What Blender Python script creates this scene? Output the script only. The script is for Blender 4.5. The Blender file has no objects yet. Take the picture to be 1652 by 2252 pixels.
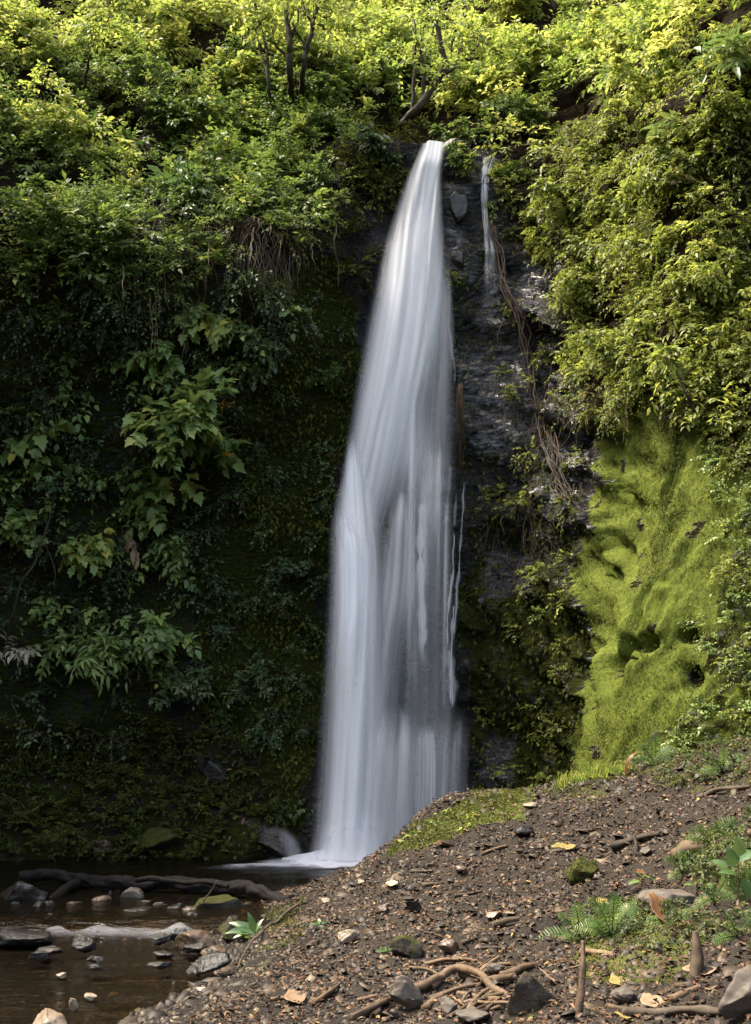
import bpy, math, random
import numpy as np
from mathutils import Vector
from mathutils.bvhtree import BVHTree

SC = bpy.context.scene
COL = SC.collection
rng = np.random.default_rng(11)
random.seed(5)

# ------------------------------------------------------------------ camera, sky, sun, exposure
PITCH = math.radians(11.0)
VFOV = math.radians(50.0)
CAM = np.array([0.0, 0.0, 1.5])
cam_d = bpy.data.cameras.new('camera')
cam_d.sensor_fit = 'VERTICAL'
cam_d.sensor_height = 36.0
cam_d.lens = 18.0 / math.tan(VFOV / 2)
cam_d.clip_start = 0.05
cam_d.clip_end = 400.0
cam = bpy.data.objects.new('camera', cam_d)
cam.location = CAM
cam.rotation_euler = (math.pi / 2 + PITCH, 0, 0)
COL.objects.link(cam)
SC.camera = cam

SUN_TO = np.array([-0.50, 0.10, 0.85])
SUN_TO = SUN_TO / np.linalg.norm(SUN_TO)
world = bpy.data.worlds.new('World')
SC.world = world
world.use_nodes = True
wn = world.node_tree.nodes
sky = wn.new('ShaderNodeTexSky')
sky.sky_type = 'NISHITA'
sky.sun_disc = False
sky.sun_elevation = math.asin(SUN_TO[2])
sky.sun_rotation = math.atan2(SUN_TO[0], SUN_TO[1])
sky.air_density = 1.2
sky.dust_density = 5.0
sky.ozone_density = 0.6
wn['Background'].inputs['Strength'].default_value = 0.15
world.node_tree.links.new(sky.outputs['Color'], wn['Background'].inputs['Color'])
sun_d = bpy.data.lights.new('sun', 'SUN')
sun_d.energy = 2.6
sun_d.angle = math.radians(14)
sun_d.color = (1.0, 0.95, 0.84)
sun = bpy.data.objects.new('sun', sun_d)
sun.rotation_euler = Vector(SUN_TO).to_track_quat('Z', 'Y').to_euler()
COL.objects.link(sun)
SC.view_settings.view_transform = 'Standard'
SC.view_settings.look = 'None'
SC.view_settings.gamma = 1.0
SC.view_settings.use_white_balance = True
SC.view_settings.white_balance_temperature = 7000.0
SC.view_settings.exposure = 2.0
SC.render.engine = 'CYCLES'
SC.cycles.max_bounces = 6
SC.cycles.diffuse_bounces = 3
SC.cycles.glossy_bounces = 3
SC.cycles.transmission_bounces = 4
SC.cycles.transparent_max_bounces = 24
SC.cycles.caustics_reflective = False
SC.cycles.caustics_refractive = False
SC.cycles.use_denoising = True

# ------------------------------------------------------------------ helpers
FPX = 1126.0 / math.tan(VFOV / 2)          # focal length in units of a 1652 x 2252 picture
CP, SP = math.cos(PITCH), math.sin(PITCH)

def ray(u, v):
    a = (u - 826.0) / FPX
    c = -(v - 1126.0) / FPX
    d = np.array([a, CP - c * SP, SP + c * CP])
    return d / np.linalg.norm(d)

def project(P):
    q = P - CAM
    f = q[:, 1] * CP + q[:, 2] * SP
    up = -q[:, 1] * SP + q[:, 2] * CP
    f = np.where(f < 0.05, 0.05, f)
    return 826 + FPX * q[:, 0] / f, 1126 - FPX * up / f

def at_y(u, v, y):
    d = ray(u, v)
    return CAM + d * (y / d[1])

def at_z(u, v, z):
    d = ray(u, v)
    return CAM + d * ((z - CAM[2]) / d[2])

def unit(a):
    return a / np.maximum(np.linalg.norm(a, axis=-1, keepdims=True), 1e-9)

def smooth(a, b, x):
    t = np.clip((x - a) / (b - a), 0, 1)
    return t * t * (3 - 2 * t)

def _hash(ix, iy, iz, seed):
    n = (ix.astype(np.uint32) * np.uint32(374761393) + iy.astype(np.uint32) * np.uint32(668265263)
         + iz.astype(np.uint32) * np.uint32(2246822519) + np.uint32((seed * 3266489917) % 4294967296))
    n = (n ^ (n >> np.uint32(13))) * np.uint32(1274126177)
    n = (n ^ (n >> np.uint32(16))) * np.uint32(2654435761)
    n = n ^ (n >> np.uint32(15))
    return n.astype(np.float64) / 4294967295.0

def vnoise(p, seed=0):
    p = np.asarray(p, float)
    i = np.floor(p).astype(np.int64)
    f = p - i
    f = f * f * (3 - 2 * f)
    r = 0
    for dx in (0, 1):
        for dy in (0, 1):
            for dz in (0, 1):
                w = (f[:, 0] if dx else 1 - f[:, 0]) * (f[:, 1] if dy else 1 - f[:, 1]) * (f[:, 2] if dz else 1 - f[:, 2])
                r = r + w * _hash(i[:, 0] + dx, i[:, 1] + dy, i[:, 2] + dz, seed)
    return r * 2 - 1

def fbm(p, seed=0, octv=4, gain=0.5):
    s, a, q = 0, 1.0, np.array(p, float)
    for k in range(octv):
        s = s + a * vnoise(q, seed + k * 17)
        q = q * 2.03 + 7.1
        a *= gain
    return s

def in_poly(u, v, poly):
    r = np.zeros(len(u), bool)
    n = len(poly)
    for k in range(n):
        x1, y1 = poly[k]
        x2, y2 = poly[(k + 1) % n]
        c = ((y1 > v) != (y2 > v)) & (u < (x2 - x1) * (v - y1) / ((y2 - y1) if y2 != y1 else 1e-9) + x1)
        r ^= c
    return r

def tag(o, label=None, cat=None, group=None, kind=None):
    if label: o['label'] = label
    if cat: o['category'] = cat
    if group: o['group'] = group
    if kind: o['kind'] = kind
    return o

def empty(name, loc, label=None, cat=None, group=None):
    o = bpy.data.objects.new(name, None)
    o.empty_display_size = 0.1
    o.location = [float(c) for c in loc]
    COL.objects.link(o)
    return tag(o, label, cat, group)

class Geo:
    """collects vertices and faces, then links them as one mesh object"""
    def __init__(self):
        self.V, self.F, self.R, self.n = [], [], [], 0
    def add(self, V, F, rnd=None):
        V = np.asarray(V, float).reshape(-1, 3)
        if len(V) == 0: return self
        F = F if isinstance(F, list) and len(F) and isinstance(F[0], np.ndarray) else [np.asarray(F)]
        self.V.append(V)
        for f in F:
            if f.size: self.F.append(f.astype(np.int64) + self.n)
        self.R.append(np.full(len(V), 0.5) if rnd is None else np.broadcast_to(np.asarray(rnd, float), (len(V),)))
        self.n += len(V)
        return self
    def build(self, name, mat, parent=None, origin=None, shade=False, attrs=None, uv=None):
        V = np.concatenate(self.V) if self.V else np.zeros((0, 3))
        if origin is not None: V = V - np.asarray(origin, float)
        me = bpy.data.meshes.new(name)
        me.vertices.add(len(V))
        me.vertices.foreach_set('co', V.astype(np.float32).ravel())
        tot = np.concatenate([np.full(len(f), f.shape[1], np.int32) for f in self.F])
        idx = np.concatenate([f.ravel() for f in self.F]).astype(np.int32)
        me.loops.add(len(idx))
        me.loops.foreach_set('vertex_index', idx)
        me.polygons.add(len(tot))
        me.polygons.foreach_set('loop_start', np.concatenate([[0], np.cumsum(tot)[:-1]]).astype(np.int32))
        me.polygons.foreach_set('loop_total', tot)
        if shade: me.polygons.foreach_set('use_smooth', np.ones(len(tot), bool))
        at = me.attributes.new('rnd', 'FLOAT', 'POINT')
        at.data.foreach_set('value', np.concatenate(self.R).astype(np.float32))
        for k, a in (attrs or {}).items():
            at = me.attributes.new(k, 'FLOAT', 'POINT')
            at.data.foreach_set('value', np.asarray(a, np.float32))
        if uv is not None:
            l = me.uv_layers.new(name='UVMap')
            l.data.foreach_set('uv', np.asarray(uv, np.float32)[idx].ravel())
        me.update(calc_edges=True)
        me.validate()
        if mat: me.materials.append(mat)
        o = bpy.data.objects.new(name, me)
        COL.objects.link(o)
        if origin is not None and parent is None: o.location = [float(c) for c in origin]
        if parent is not None:
            o.parent = parent
        return o

def grid_faces(nu, nv, wrap=False):
    i = np.arange(nv - 1)[:, None] * nu
    j = np.arange(nu if wrap else nu - 1)[None, :]
    j2 = (j + 1) % nu
    return np.stack([i + j, i + j2, i + nu + j2, i + nu + j], -1).reshape(-1, 4)

def catmull(P, n):
    P = np.asarray(P, float)
    Q = np.vstack([2 * P[0] - P[1], P, 2 * P[-1] - P[-2]])
    t = np.linspace(0, len(P) - 1 - 1e-6, n)
    k = t.astype(int)
    f = (t - k)[:, None]
    a, b, c, d = Q[k], Q[k + 1], Q[k + 2], Q[k + 3]
    return 0.5 * (2 * b + (c - a) * f + (2 * a - 5 * b + 4 * c - d) * f ** 2 + (3 * b - a - 3 * c + d) * f ** 3)

def tube(geo, P, r0, r1=None, sides=6, n=None, wob=0.0, seed=0, rnd=0.5, bark=0.0):
    """a tapered tube along the points P, closed at both ends"""
    P = np.asarray(P, float)
    n = n or max(len(P), 4)
    C = catmull(P, n) if len(P) > 2 else P[0] + (P[-1] - P[0]) * np.linspace(0, 1, n)[:, None]
    if wob: C = C + wob * np.stack([vnoise(C * 6 + 5 * k, seed + k) for k in range(3)], 1)
    r1 = r0 * 0.5 if r1 is None else r1
    T = unit(np.gradient(C, axis=0))
    ref = np.array([0, 0, 1.0]) if abs(T[:, 2]).mean() < 0.8 else np.array([1.0, 0, 0])
    A = unit(np.cross(T, ref))
    B = np.cross(T, A)
    R = np.linspace(r0, r1, n)
    ang = np.linspace(0, 2 * np.pi, sides, endpoint=False)
    ring = A[:, None, :] * np.cos(ang)[None, :, None] + B[:, None, :] * np.sin(ang)[None, :, None]
    V = C[:, None, :] + ring * R[:, None, None]
    if bark:
        V = V + ring * (bark * R[:, None] * fbm((C[:, None, :] * 9 + ring * 1.7).reshape(-1, 3), seed, 3).reshape(n, sides))[..., None]
    V = np.concatenate([V.reshape(-1, 3), C[:1], C[-1:]])
    F = grid_faces(sides, n, True)
    a = np.arange(sides)
    caps = np.concatenate([np.stack([np.full(sides, n * sides), (a + 1) % sides, a], 1),
                           np.stack([np.full(sides, n * sides + 1), (n - 1) * sides + a, (n - 1) * sides + (a + 1) % sides], 1)])
    geo.add(V, [F, caps], rnd)
    return C

# leaf outlines: (along, across, lift); faces share the midrib
LEAF = {
    'ovate': (np.array([[0, 0, 0], [.35, .5, .12], [.4, 0, 0], [.35, -.5, .12], [.75, .3, .02], [.78, 0, -.05], [.75, -.3, .02], [1, 0, -.16]]),
              [np.array([[0, 2, 1, 1], [0, 3, 2, 2]])[:, :3], np.array([[2, 5, 4, 1], [2, 3, 6, 5]]), np.array([[5, 7, 4], [5, 6, 7]])]),
    'simple': (np.array([[0, 0, 0], [.45, .5, .1], [.5, 0, 0], [.45, -.5, .1], [1, 0, -.12]]),
               [np.array([[0, 2, 4, 1], [0, 3, 4, 2]])]),
    'lobed': (np.array([[0, 0, 0], [-.08, .32, .05], [.18, .5, .1], [.3, .36, .06], [.55, .46, .02], [.62, .26, .0], [1, 0, -.22],
                        [.62, -.26, .0], [.55, -.46, .02], [.3, -.36, .06], [.18, -.5, .1], [-.08, -.32, .05], [.4, 0, -.02]]),
              [np.array([[12, 0, 1], [12, 1, 2], [12, 2, 3], [12, 3, 4], [12, 4, 5], [12, 5, 6], [12, 6, 7], [12, 7, 8], [12, 8, 9],
                         [12, 9, 10], [12, 10, 11], [12, 11, 0]])]),
    'blade': (np.array([[0, .5, 0], [0, -.5, 0], [.5, .45, .06], [.5, -.45, .06], [1, 0, -.12]]),
              [np.array([[0, 1, 3, 2]]), np.array([[2, 3, 4]])]),
}

def leaves(geo, P, D, N, L, W, kind='simple', rnd=None):
    """a leaf at each P along D with its face turned towards N"""
    T, F = LEAF[kind]
    P = np.asarray(P, float)
    n = len(P)
    if n == 0: return
    D = unit(np.asarray(D, float)); S = unit(np.cross(N, D)); N2 = np.cross(D, S)
    L = np.broadcast_to(L, (n,)); W = np.broadcast_to(W, (n,))
    V = (P[:, None, :] + D[:, None, :] * (T[None, :, 0:1] * L[:, None, None]) + S[:, None, :] * (T[None, :, 1:2] * W[:, None, None])
         + N2[:, None, :] * (T[None, :, 2:3] * L[:, None, None]))
    k = len(T)
    off = (np.arange(n) * k)[:, None, None]
    FF = [(f[None] + off).reshape(-1, f.shape[1]) for f in F]
    r = np.repeat(rng.random(n) if rnd is None else np.broadcast_to(np.asarray(rnd, float).ravel() if not np.isscalar(rnd) else rnd, (n,)), k)
    geo.add(V.reshape(-1, 3), FF, r)

def sprays(geo, O, D, ln, nleaf, L, aspect=0.5, droop=0.35, kind='simple', up=(0, 0, 1), twig=None, rnd=None, spread=0.85):
    """leafy twigs: at each O a twig along D carrying nleaf leaves on alternate sides"""
    n = len(O)
    D = unit(D)
    ln = np.broadcast_to(ln, (n,)) * rng.uniform(.7, 1.3, n)
    t = (np.arange(nleaf) + 1.0) / nleaf
    C = O[:, None, :] + D[:, None, :] * (ln[:, None, None] * t[None, :, None])
    C[..., 2] -= (droop * ln)[:, None] * t[None, :] ** 2
    T = D[:, None, :] + np.array([0, 0, -1.0]) * (2 * droop * t)[None, :, None]
    T = unit(T)
    upv = unit(np.asarray(up, float) + rng.normal(0, .35, (n, 1, 3)))
    S = unit(np.cross(T, upv))
    sgn = np.where(np.arange(nleaf) % 2, 1.0, -1.0)[None, :, None]
    LD = T * rng.uniform(.3, .8, (n, nleaf, 1)) + S * sgn * spread + rng.normal(0, .25, (n, nleaf, 3)) + np.array([0, 0, -.18])
    LD[:, -1] = T[:, -1]
    LN = upv + rng.normal(0, .35, (n, nleaf, 3))
    LL = L * rng.uniform(.6, 1.25, (n, nleaf))
    base = rng.random(n) if rnd is None else np.broadcast_to(rnd, (n,))
    r = np.clip(base[:, None] + rng.normal(0, .16, (n, nleaf)), 0, 1)
    leaves(geo, C.reshape(-1, 3), LD.reshape(-1, 3), LN.reshape(-1, 3), LL.ravel(), LL.ravel() * aspect, kind, r.ravel())
    if twig is not None:
        g, w = twig
        E = O + D * ln[:, None]; E[:, 2] -= droop * ln
        M = O + D * ln[:, None] * .5; M[:, 2] -= droop * ln * .25
        side = unit(np.cross(D, rng.normal(0, 1, (n, 3)))) * w
        V = np.stack([O - side, O + side, M + side * .7, M - side * .7, E + side * .3, E - side * .3], 1)
        o = (np.arange(n) * 6)[:, None]
        g.add(V.reshape(-1, 3), np.concatenate([o + np.array([0, 1, 2, 3]), o + np.array([3, 2, 4, 5])]), np.repeat(rng.random(n), 6))

# ------------------------------------------------------------------ materials
def new_mat(name):
    m = bpy.data.materials.new(name)
    m.use_nodes = True
    nt = m.node_tree
    nt.nodes.clear()
    out = nt.nodes.new('ShaderNodeOutputMaterial')
    return m, nt, out

class NB:
    def __init__(self, nt): self.nt = nt
    def n(self, t, **kw):
        x = self.nt.nodes.new(t)
        for k, v in kw.items(): setattr(x, k, v)
        return x
    def l(self, a, b): self.nt.links.new(a, b)
    def noise(self, scale, detail=4, rough=.55, vec=None, dist=0.0):
        x = self.n('ShaderNodeTexNoise')
        x.inputs['Scale'].default_value = scale; x.inputs['Detail'].default_value = detail
        x.inputs['Roughness'].default_value = rough; x.inputs['Distortion'].default_value = dist
        if vec is not None: self.l(vec, x.inputs['Vector'])
        return x.outputs['Fac']
    def ramp(self, fac, stops, interp='LINEAR'):
        x = self.n('ShaderNodeValToRGB')
        x.color_ramp.interpolation = interp
        e = x.color_ramp.elements
        while len(e) < len(stops): e.new(.5)
        for i, (p, c) in enumerate(stops):
            e[i].position = p
            e[i].color = (c[0], c[1], c[2], 1) if not np.isscalar(c) else (c, c, c, 1)
        self.l(fac, x.inputs['Fac'])
        return x.outputs['Color']
    def attr(self, name):
        x = self.n('ShaderNodeAttribute'); x.attribute_name = name
        return x.outputs['Fac']
    def math(self, op, a, b=None, c=None, clamp=False):
        x = self.n('ShaderNodeMath', operation=op); x.use_clamp = clamp
        for i, v in enumerate((a, b, c)):
            if v is None: continue
            if isinstance(v, (int, float)): x.inputs[i].default_value = v
            else: self.l(v, x.inputs[i])
        return x.outputs[0]
    def mix(self, fac, a, b):
        x = self.n('ShaderNodeMix', data_type='RGBA')
        for s, v in ((0, fac), (6, a), (7, b)):
            if isinstance(v, (int, float)): x.inputs[s].default_value = v
            elif isinstance(v, tuple): x.inputs[s].default_value = (*v, 1)
            else: self.l(v, x.inputs[s])
        return x.outputs[2]
    def sstep(self, x_, a, b):
        x = self.n('ShaderNodeMapRange', interpolation_type='SMOOTHSTEP')
        x.inputs[1].default_value = a; x.inputs[2].default_value = b
        self.l(x_, x.inputs[0])
        return x.outputs[0]
    def objco(self, scale=None, rot=None):
        t = self.n('ShaderNodeTexCoord').outputs['Object']
        if scale is None: return t
        m = self.n('ShaderNodeMapping'); m.inputs['Scale'].default_value = scale
        if rot: m.inputs['Rotation'].default_value = rot
        self.l(t, m.inputs['Vector'])
        return m.outputs['Vector']
    def bump(self, h, strength=.5, dist=.02, normal=None):
        b = self.n('ShaderNodeBump'); b.inputs['Strength'].default_value = strength; b.inputs['Distance'].default_value = dist
        self.l(h, b.inputs['Height'])
        if normal is not None: self.l(normal, b.inputs['Normal'])
        return b.outputs['Normal']
    def bsdf(self, color=None, rough=.6, spec=.5, normal=None):
        b = self.n('ShaderNodeBsdfPrincipled')
        for k, v in (('Base Color', color), ('Roughness', rough), ('Specular IOR Level', spec), ('Normal', normal)):
            if v is None: continue
            if isinstance(v, tuple): b.inputs[k].default_value = (*v, 1)
            elif isinstance(v, (int, float)): b.inputs[k].default_value = v
            else: self.l(v, b.inputs[k])
        return b.outputs[0]

def leaf_mat(name, stops, trans=0.4, rough=.5, spec=.32, gain=1.6):
    m, nt, out = new_mat(name)
    b = NB(nt)
    c = b.ramp(b.attr('rnd'), stops)
    d = b.bsdf(c, rough, spec)
    t = b.n('ShaderNodeBsdfTranslucent')
    hs = b.n('ShaderNodeHueSaturation'); hs.inputs['Saturation'].default_value = 1.0; hs.inputs['Value'].default_value = gain
    b.l(c, hs.inputs['Color']); b.l(hs.outputs[0], t.inputs['Color'])
    mx = b.n('ShaderNodeMixShader'); mx.inputs[0].default_value = trans
    b.l(d, mx.inputs[1]); b.l(t.outputs[0], mx.inputs[2]); b.l(mx.outputs[0], out.inputs[0])
    return m

def plain_mat(name, stops, rough=.7, spec=.3, scale=12, bump=.4, bdist=.01, stretch=None, attr=True, detail=6):
    m, nt, out = new_mat(name)
    b = NB(nt)
    co = b.objco(stretch or (1, 1, 1))
    n = b.noise(scale, detail, .6, co)
    f = b.math('ADD', b.math('MULTIPLY', n, .75), b.math('MULTIPLY', b.attr('rnd'), .35)) if attr else n
    c = b.ramp(f, stops)
    b.l(b.bsdf(c, rough, spec, b.bump(b.noise(scale * 3, detail, .6, co), bump, bdist)), out.inputs[0])
    return m
M = {}
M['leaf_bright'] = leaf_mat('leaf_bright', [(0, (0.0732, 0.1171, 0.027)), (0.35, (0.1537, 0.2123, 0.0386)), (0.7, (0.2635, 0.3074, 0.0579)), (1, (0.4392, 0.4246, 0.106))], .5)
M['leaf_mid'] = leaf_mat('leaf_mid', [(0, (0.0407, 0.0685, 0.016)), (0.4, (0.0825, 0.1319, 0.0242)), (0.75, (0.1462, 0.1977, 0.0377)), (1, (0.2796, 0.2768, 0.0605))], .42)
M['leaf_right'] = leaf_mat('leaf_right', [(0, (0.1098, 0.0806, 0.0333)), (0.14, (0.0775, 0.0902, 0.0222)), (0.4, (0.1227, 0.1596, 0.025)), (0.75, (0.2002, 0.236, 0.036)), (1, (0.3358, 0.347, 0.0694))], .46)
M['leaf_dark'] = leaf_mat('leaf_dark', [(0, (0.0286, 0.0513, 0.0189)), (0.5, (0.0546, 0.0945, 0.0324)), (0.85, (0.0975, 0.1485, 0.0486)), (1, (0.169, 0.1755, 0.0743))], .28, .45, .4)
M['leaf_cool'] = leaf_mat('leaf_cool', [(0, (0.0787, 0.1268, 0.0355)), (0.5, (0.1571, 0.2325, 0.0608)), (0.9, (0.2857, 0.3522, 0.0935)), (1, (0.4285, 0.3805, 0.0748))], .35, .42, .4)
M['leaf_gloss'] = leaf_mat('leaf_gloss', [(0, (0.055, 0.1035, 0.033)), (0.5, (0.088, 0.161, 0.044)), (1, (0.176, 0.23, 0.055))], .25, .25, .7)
M['fern'] = leaf_mat('fern', [(0, (0.0491, 0.0969, 0.024)), (0.5, (0.0929, 0.1596, 0.036)), (1, (0.1857, 0.2394, 0.06))], .35, .5, .35)
M['herb'] = leaf_mat('herb', [(0, (.025, .034, .010)), (.5, (.055, .075, .016)), (.85, (.10, .12, .028)), (1, (.17, .16, .05))], .35)
M['pale_leaf'] = leaf_mat('pale_leaf', [(0, (.25, .22, .12)), (.5, (.38, .34, .22)), (1, (.5, .42, .3))], .3)
M['moss'] = leaf_mat('moss', [(0, (0.0243, 0.0261, 0.0113)), (0.3, (0.0695, 0.0835, 0.0192)), (0.7, (0.125, 0.1453, 0.0293)), (1, (0.1943, 0.2013, 0.0574))], .3, .85, .1)
M['moss_dark'] = leaf_mat('moss_dark', [(0, (0.0194, 0.0246, 0.0055)), (0.5, (0.0484, 0.0591, 0.0088)), (1, (0.1029, 0.1047, 0.0132))], .25, .8, .15)
M['dead'] = leaf_mat('dead', [(0, (.035, .024, .014)), (.5, (.085, .058, .032)), (1, (.20, .14, .075))], .15, .7, .25, 1.1)
M['flower'] = leaf_mat('flower', [(0, (.5, .22, .02)), (1, (.75, .42, .05))], .2, .6, .2, 1.1)
M['yellow_leaf'] = leaf_mat('yellow_leaf', [(0, (0.234, 0.18, 0.054)), (1, (0.36, 0.297, 0.108))], .2, .5, .3, 1.1)
M['brown_leaf'] = leaf_mat('brown_leaf', [(0, (0.091, 0.04, 0.018)), (1, (0.196, 0.096, 0.045))], .15, .5, .35, 1.1)
M['tan_leaf'] = leaf_mat('tan_leaf', [(0, (.22, .14, .08)), (1, (.40, .27, .17))], .15, .6, .3, 1.1)
M['bark'] = plain_mat('bark', [(.3, (.020, .015, .010)), (.6, (.060, .046, .032)), (.9, (.12, .095, .07))], .8, .25, 9, .6, .012)
M['twig'] = plain_mat('twig', [(.3, (.045, .030, .018)), (.7, (.12, .085, .05)), (1, (.2, .15, .1))], .75, .25, 14, .4, .006)
M['dead_root'] = plain_mat('dead_root', [(.3, (.014, .009, .006)), (.65, (.050, .031, .020)), (1, (.14, .095, .065))], .7, .3, 14, .4, .006)
M['wet_log'] = plain_mat('wet_log', [(0.3, (0.0024, 0.0018, 0.0012)), (0.6, (0.0084, 0.0054, 0.0036)), (0.9, (0.027, 0.0168, 0.0108))], .75, .25, 9, .9, .02)
M['stick'] = plain_mat('stick', [(.3, (.040, .026, .016)), (.55, (.12, .078, .046)), (.95, (.30, .21, .13))], .65, .25, 14, .7, .006)
M['stone_wet'] = plain_mat('stone_wet', [(.3, (.005, .004, .0035)), (.6, (.018, .015, .012)), (.95, (.06, .048, .038))], .38, .5, 9, .9, .02)
M['stone_gray'] = plain_mat('stone_gray', [(.3, (.035, .028, .022)), (.6, (.085, .070, .055)), (.95, (.17, .145, .12))], .65, .35, 6, .6, .01)
M['stone_brown'] = plain_mat('stone_brown', [(.3, (.045, .028, .016)), (.6, (.11, .070, .042)), (.95, (.22, .15, .10))], .45, .45, 6, .6, .01)
M['stone_pale'] = plain_mat('stone_pale', [(0.3, (0.102, 0.0765, 0.051)), (0.6, (0.204, 0.153, 0.102)), (0.95, (0.34, 0.289, 0.2295))], .5, .4, 7, .4, .008)

def mossy_stone(name, lo, hi, amount):
    m, nt, out = new_mat(name)
    b = NB(nt)
    n = b.noise(6, 6, .6, b.objco())
    rock = b.ramp(n, [(.3, lo), (.75, hi)])
    nz = b.n('ShaderNodeSeparateXYZ')
    geo = b.n('ShaderNodeNewGeometry')
    b.l(geo.outputs['Normal'], nz.inputs[0])
    k = b.math('ADD', b.math('MULTIPLY', nz.outputs['Z'], .22), b.math('MULTIPLY', b.noise(5, 7, .7, b.objco(), .5), 1.1))
    f = b.sstep(k, .78 - amount, .95 - amount)
    green = b.ramp(b.noise(30, 4, .6, b.objco()), [(.3, (.022, .022, .005)), (.55, (.060, .062, .010)), (.8, (.13, .13, .02))])
    col = b.mix(f, rock, green)
    b.l(b.bsdf(col, .8, .2, b.bump(b.noise(38, 6, .75, b.objco()), 1.0, .03)), out.inputs[0])
    return m
M['stone_mossy'] = mossy_stone('stone_mossy', (.030, .025, .018), (.12, .10, .08), .22)
M['stone_mossier'] = mossy_stone('stone_mossier', (.020, .018, .010), (.08, .065, .045), .45)
M['soil_mossy'] = mossy_stone('soil_mossy', (.018, .012, .007), (.05, .035, .02), .36)

# cliff: wet dark layered rock with moss, soil and a painted sheen
def cliff_material():
    m, nt, out = new_mat('cliff_rock')
    b = NB(nt)
    co = b.objco()
    strat = b.objco((1.0, 1.0, 4.0), (0.0, math.radians(24), 0.0))
    n1 = b.noise(1.6, 8, .6, strat, .6)
    n2 = b.noise(9, 6, .65, co)
    rock = b.ramp(b.math('ADD', b.math('MULTIPLY', n1, .6), b.math('MULTIPLY', n2, .4)),
                  [(.32, (.003, .003, .003)), (.5, (.009, .0085, .008)), (.62, (.021, .017, .014)), (.76, (.060, .042, .030))])
    slab = b.math('MULTIPLY', b.attr('wet'), b.sstep(b.noise(3.2, 6, .7, strat, 1.0), .46, .60))  # pale blue-grey sheen painted into the rock colour of the wet patches
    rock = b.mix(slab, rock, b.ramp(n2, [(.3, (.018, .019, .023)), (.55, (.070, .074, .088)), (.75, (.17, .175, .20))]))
    mossn = b.noise(5, 7, .7, co)
    tex = b.noise(34, 5, .7, b.objco((1, 1, .55)))
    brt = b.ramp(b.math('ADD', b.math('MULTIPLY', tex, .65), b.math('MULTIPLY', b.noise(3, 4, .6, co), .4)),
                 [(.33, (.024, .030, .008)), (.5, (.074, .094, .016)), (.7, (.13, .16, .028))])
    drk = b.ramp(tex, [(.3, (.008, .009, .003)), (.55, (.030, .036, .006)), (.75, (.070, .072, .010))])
    soil = b.ramp(n2, [(.3, (.009, .007, .004)), (.6, (.030, .022, .011)), (.8, (.065, .048, .026))])
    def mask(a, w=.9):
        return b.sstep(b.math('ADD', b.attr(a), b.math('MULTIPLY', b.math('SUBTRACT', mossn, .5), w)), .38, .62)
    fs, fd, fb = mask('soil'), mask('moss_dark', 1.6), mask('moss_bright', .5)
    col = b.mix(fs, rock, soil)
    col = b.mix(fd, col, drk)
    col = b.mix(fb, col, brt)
    dry = b.math('MAXIMUM', b.math('MAXIMUM', fs, fd), fb)
    rr = b.ramp(b.noise(6, 5, .6, co), [(.42, .07), (.62, .36)])
    wetm = b.math('MULTIPLY', b.attr('wet'), b.sstep(b.noise(2.6, 4, .6, co), .36, .52))
    rr = b.mix(wetm, rr, (.13, .13, .13))
    rough = b.mix(dry, rr, (.85, .85, .85))
    spec = b.math('SUBTRACT', b.math('ADD', .55, b.math('MULTIPLY', wetm, 1.2)), b.math('MULTIPLY', dry, .5), clamp=False)
    vor = b.n('ShaderNodeTexVoronoi'); vor.inputs['Scale'].default_value = 5.5
    wv = b.n('ShaderNodeVectorMath', operation='ADD'); nn = b.n('ShaderNodeTexNoise'); nn.inputs['Scale'].default_value = 3.0; nn.inputs['Detail'].default_value = 4
    sc_ = b.n('ShaderNodeVectorMath', operation='SCALE'); sc_.inputs['Scale'].default_value = .5
    b.l(co, nn.inputs['Vector']); b.l(nn.outputs['Color'], sc_.inputs[0]); b.l(strat, wv.inputs[0]); b.l(sc_.outputs[0], wv.inputs[1]); b.l(wv.outputs[0], vor.inputs['Vector'])
    h = b.math('ADD', b.math('ADD', b.math('MULTIPLY', vor.outputs['Distance'], -.5), b.noise(4.5, 9, .68, strat, .8)), b.math('MULTIPLY', b.noise(28, 6, .7, co), .25))
    dg = b.noise(3.2, 7, .65, b.objco((1.5, 1.5, .55), (0.0, math.radians(30), 0.0)), .4)
    h = b.mix(fb, h, b.math('MULTIPLY', dg, .55))
    nor = b.bump(h, 1.0, .12)
    nor = b.bump(tex, .4, .03, nor)
    b.l(b.bsdf(col, rough, spec, nor), out.inputs[0])
    return m
M['cliff'] = cliff_material()

def ground_material():
    m, nt, out = new_mat('ground_soil')
    b = NB(nt)
    co = b.objco()
    n1, n2, n3 = b.noise(2.2, 6, .6, co), b.noise(22, 6, .7, co), b.noise(90, 3, .6, co)
    soil = b.ramp(b.math('ADD', b.math('MULTIPLY', n2, .6), b.math('MULTIPLY', n1, .4)),
                  [(.33, (.0065, .0042, .0022)), (.52, (.0185, .0118, .006)), (.7, (.043, .028, .015))])
    soil = b.mix(b.sstep(n3, .62, .75), soil, (.08, .058, .038))
    green = b.ramp(b.noise(40, 4, .7, co), [(.3, (.030, .038, .006)), (.6, (.085, .095, .010)), (.8, (.15, .16, .02))])
    fm = b.sstep(b.math('ADD', b.attr('moss'), b.math('MULTIPLY', b.math('SUBTRACT', b.noise(6, 5, .7, co), .5), .9)), .4, .62)
    col = b.mix(fm, soil, green)
    wet = b.sstep(b.attr('wet'), .2, .9)
    col = b.mix(wet, col, b.mix(.75, col, (.012, .008, .005)))
    rough = b.mix(wet, (.8, .8, .8), (.35, .35, .35))
    b.l(b.bsdf(col, rough, .35, b.bump(b.math('ADD', n2, b.math('MULTIPLY', n3, .5)), .9, .03)), out.inputs[0])
    return m
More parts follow.
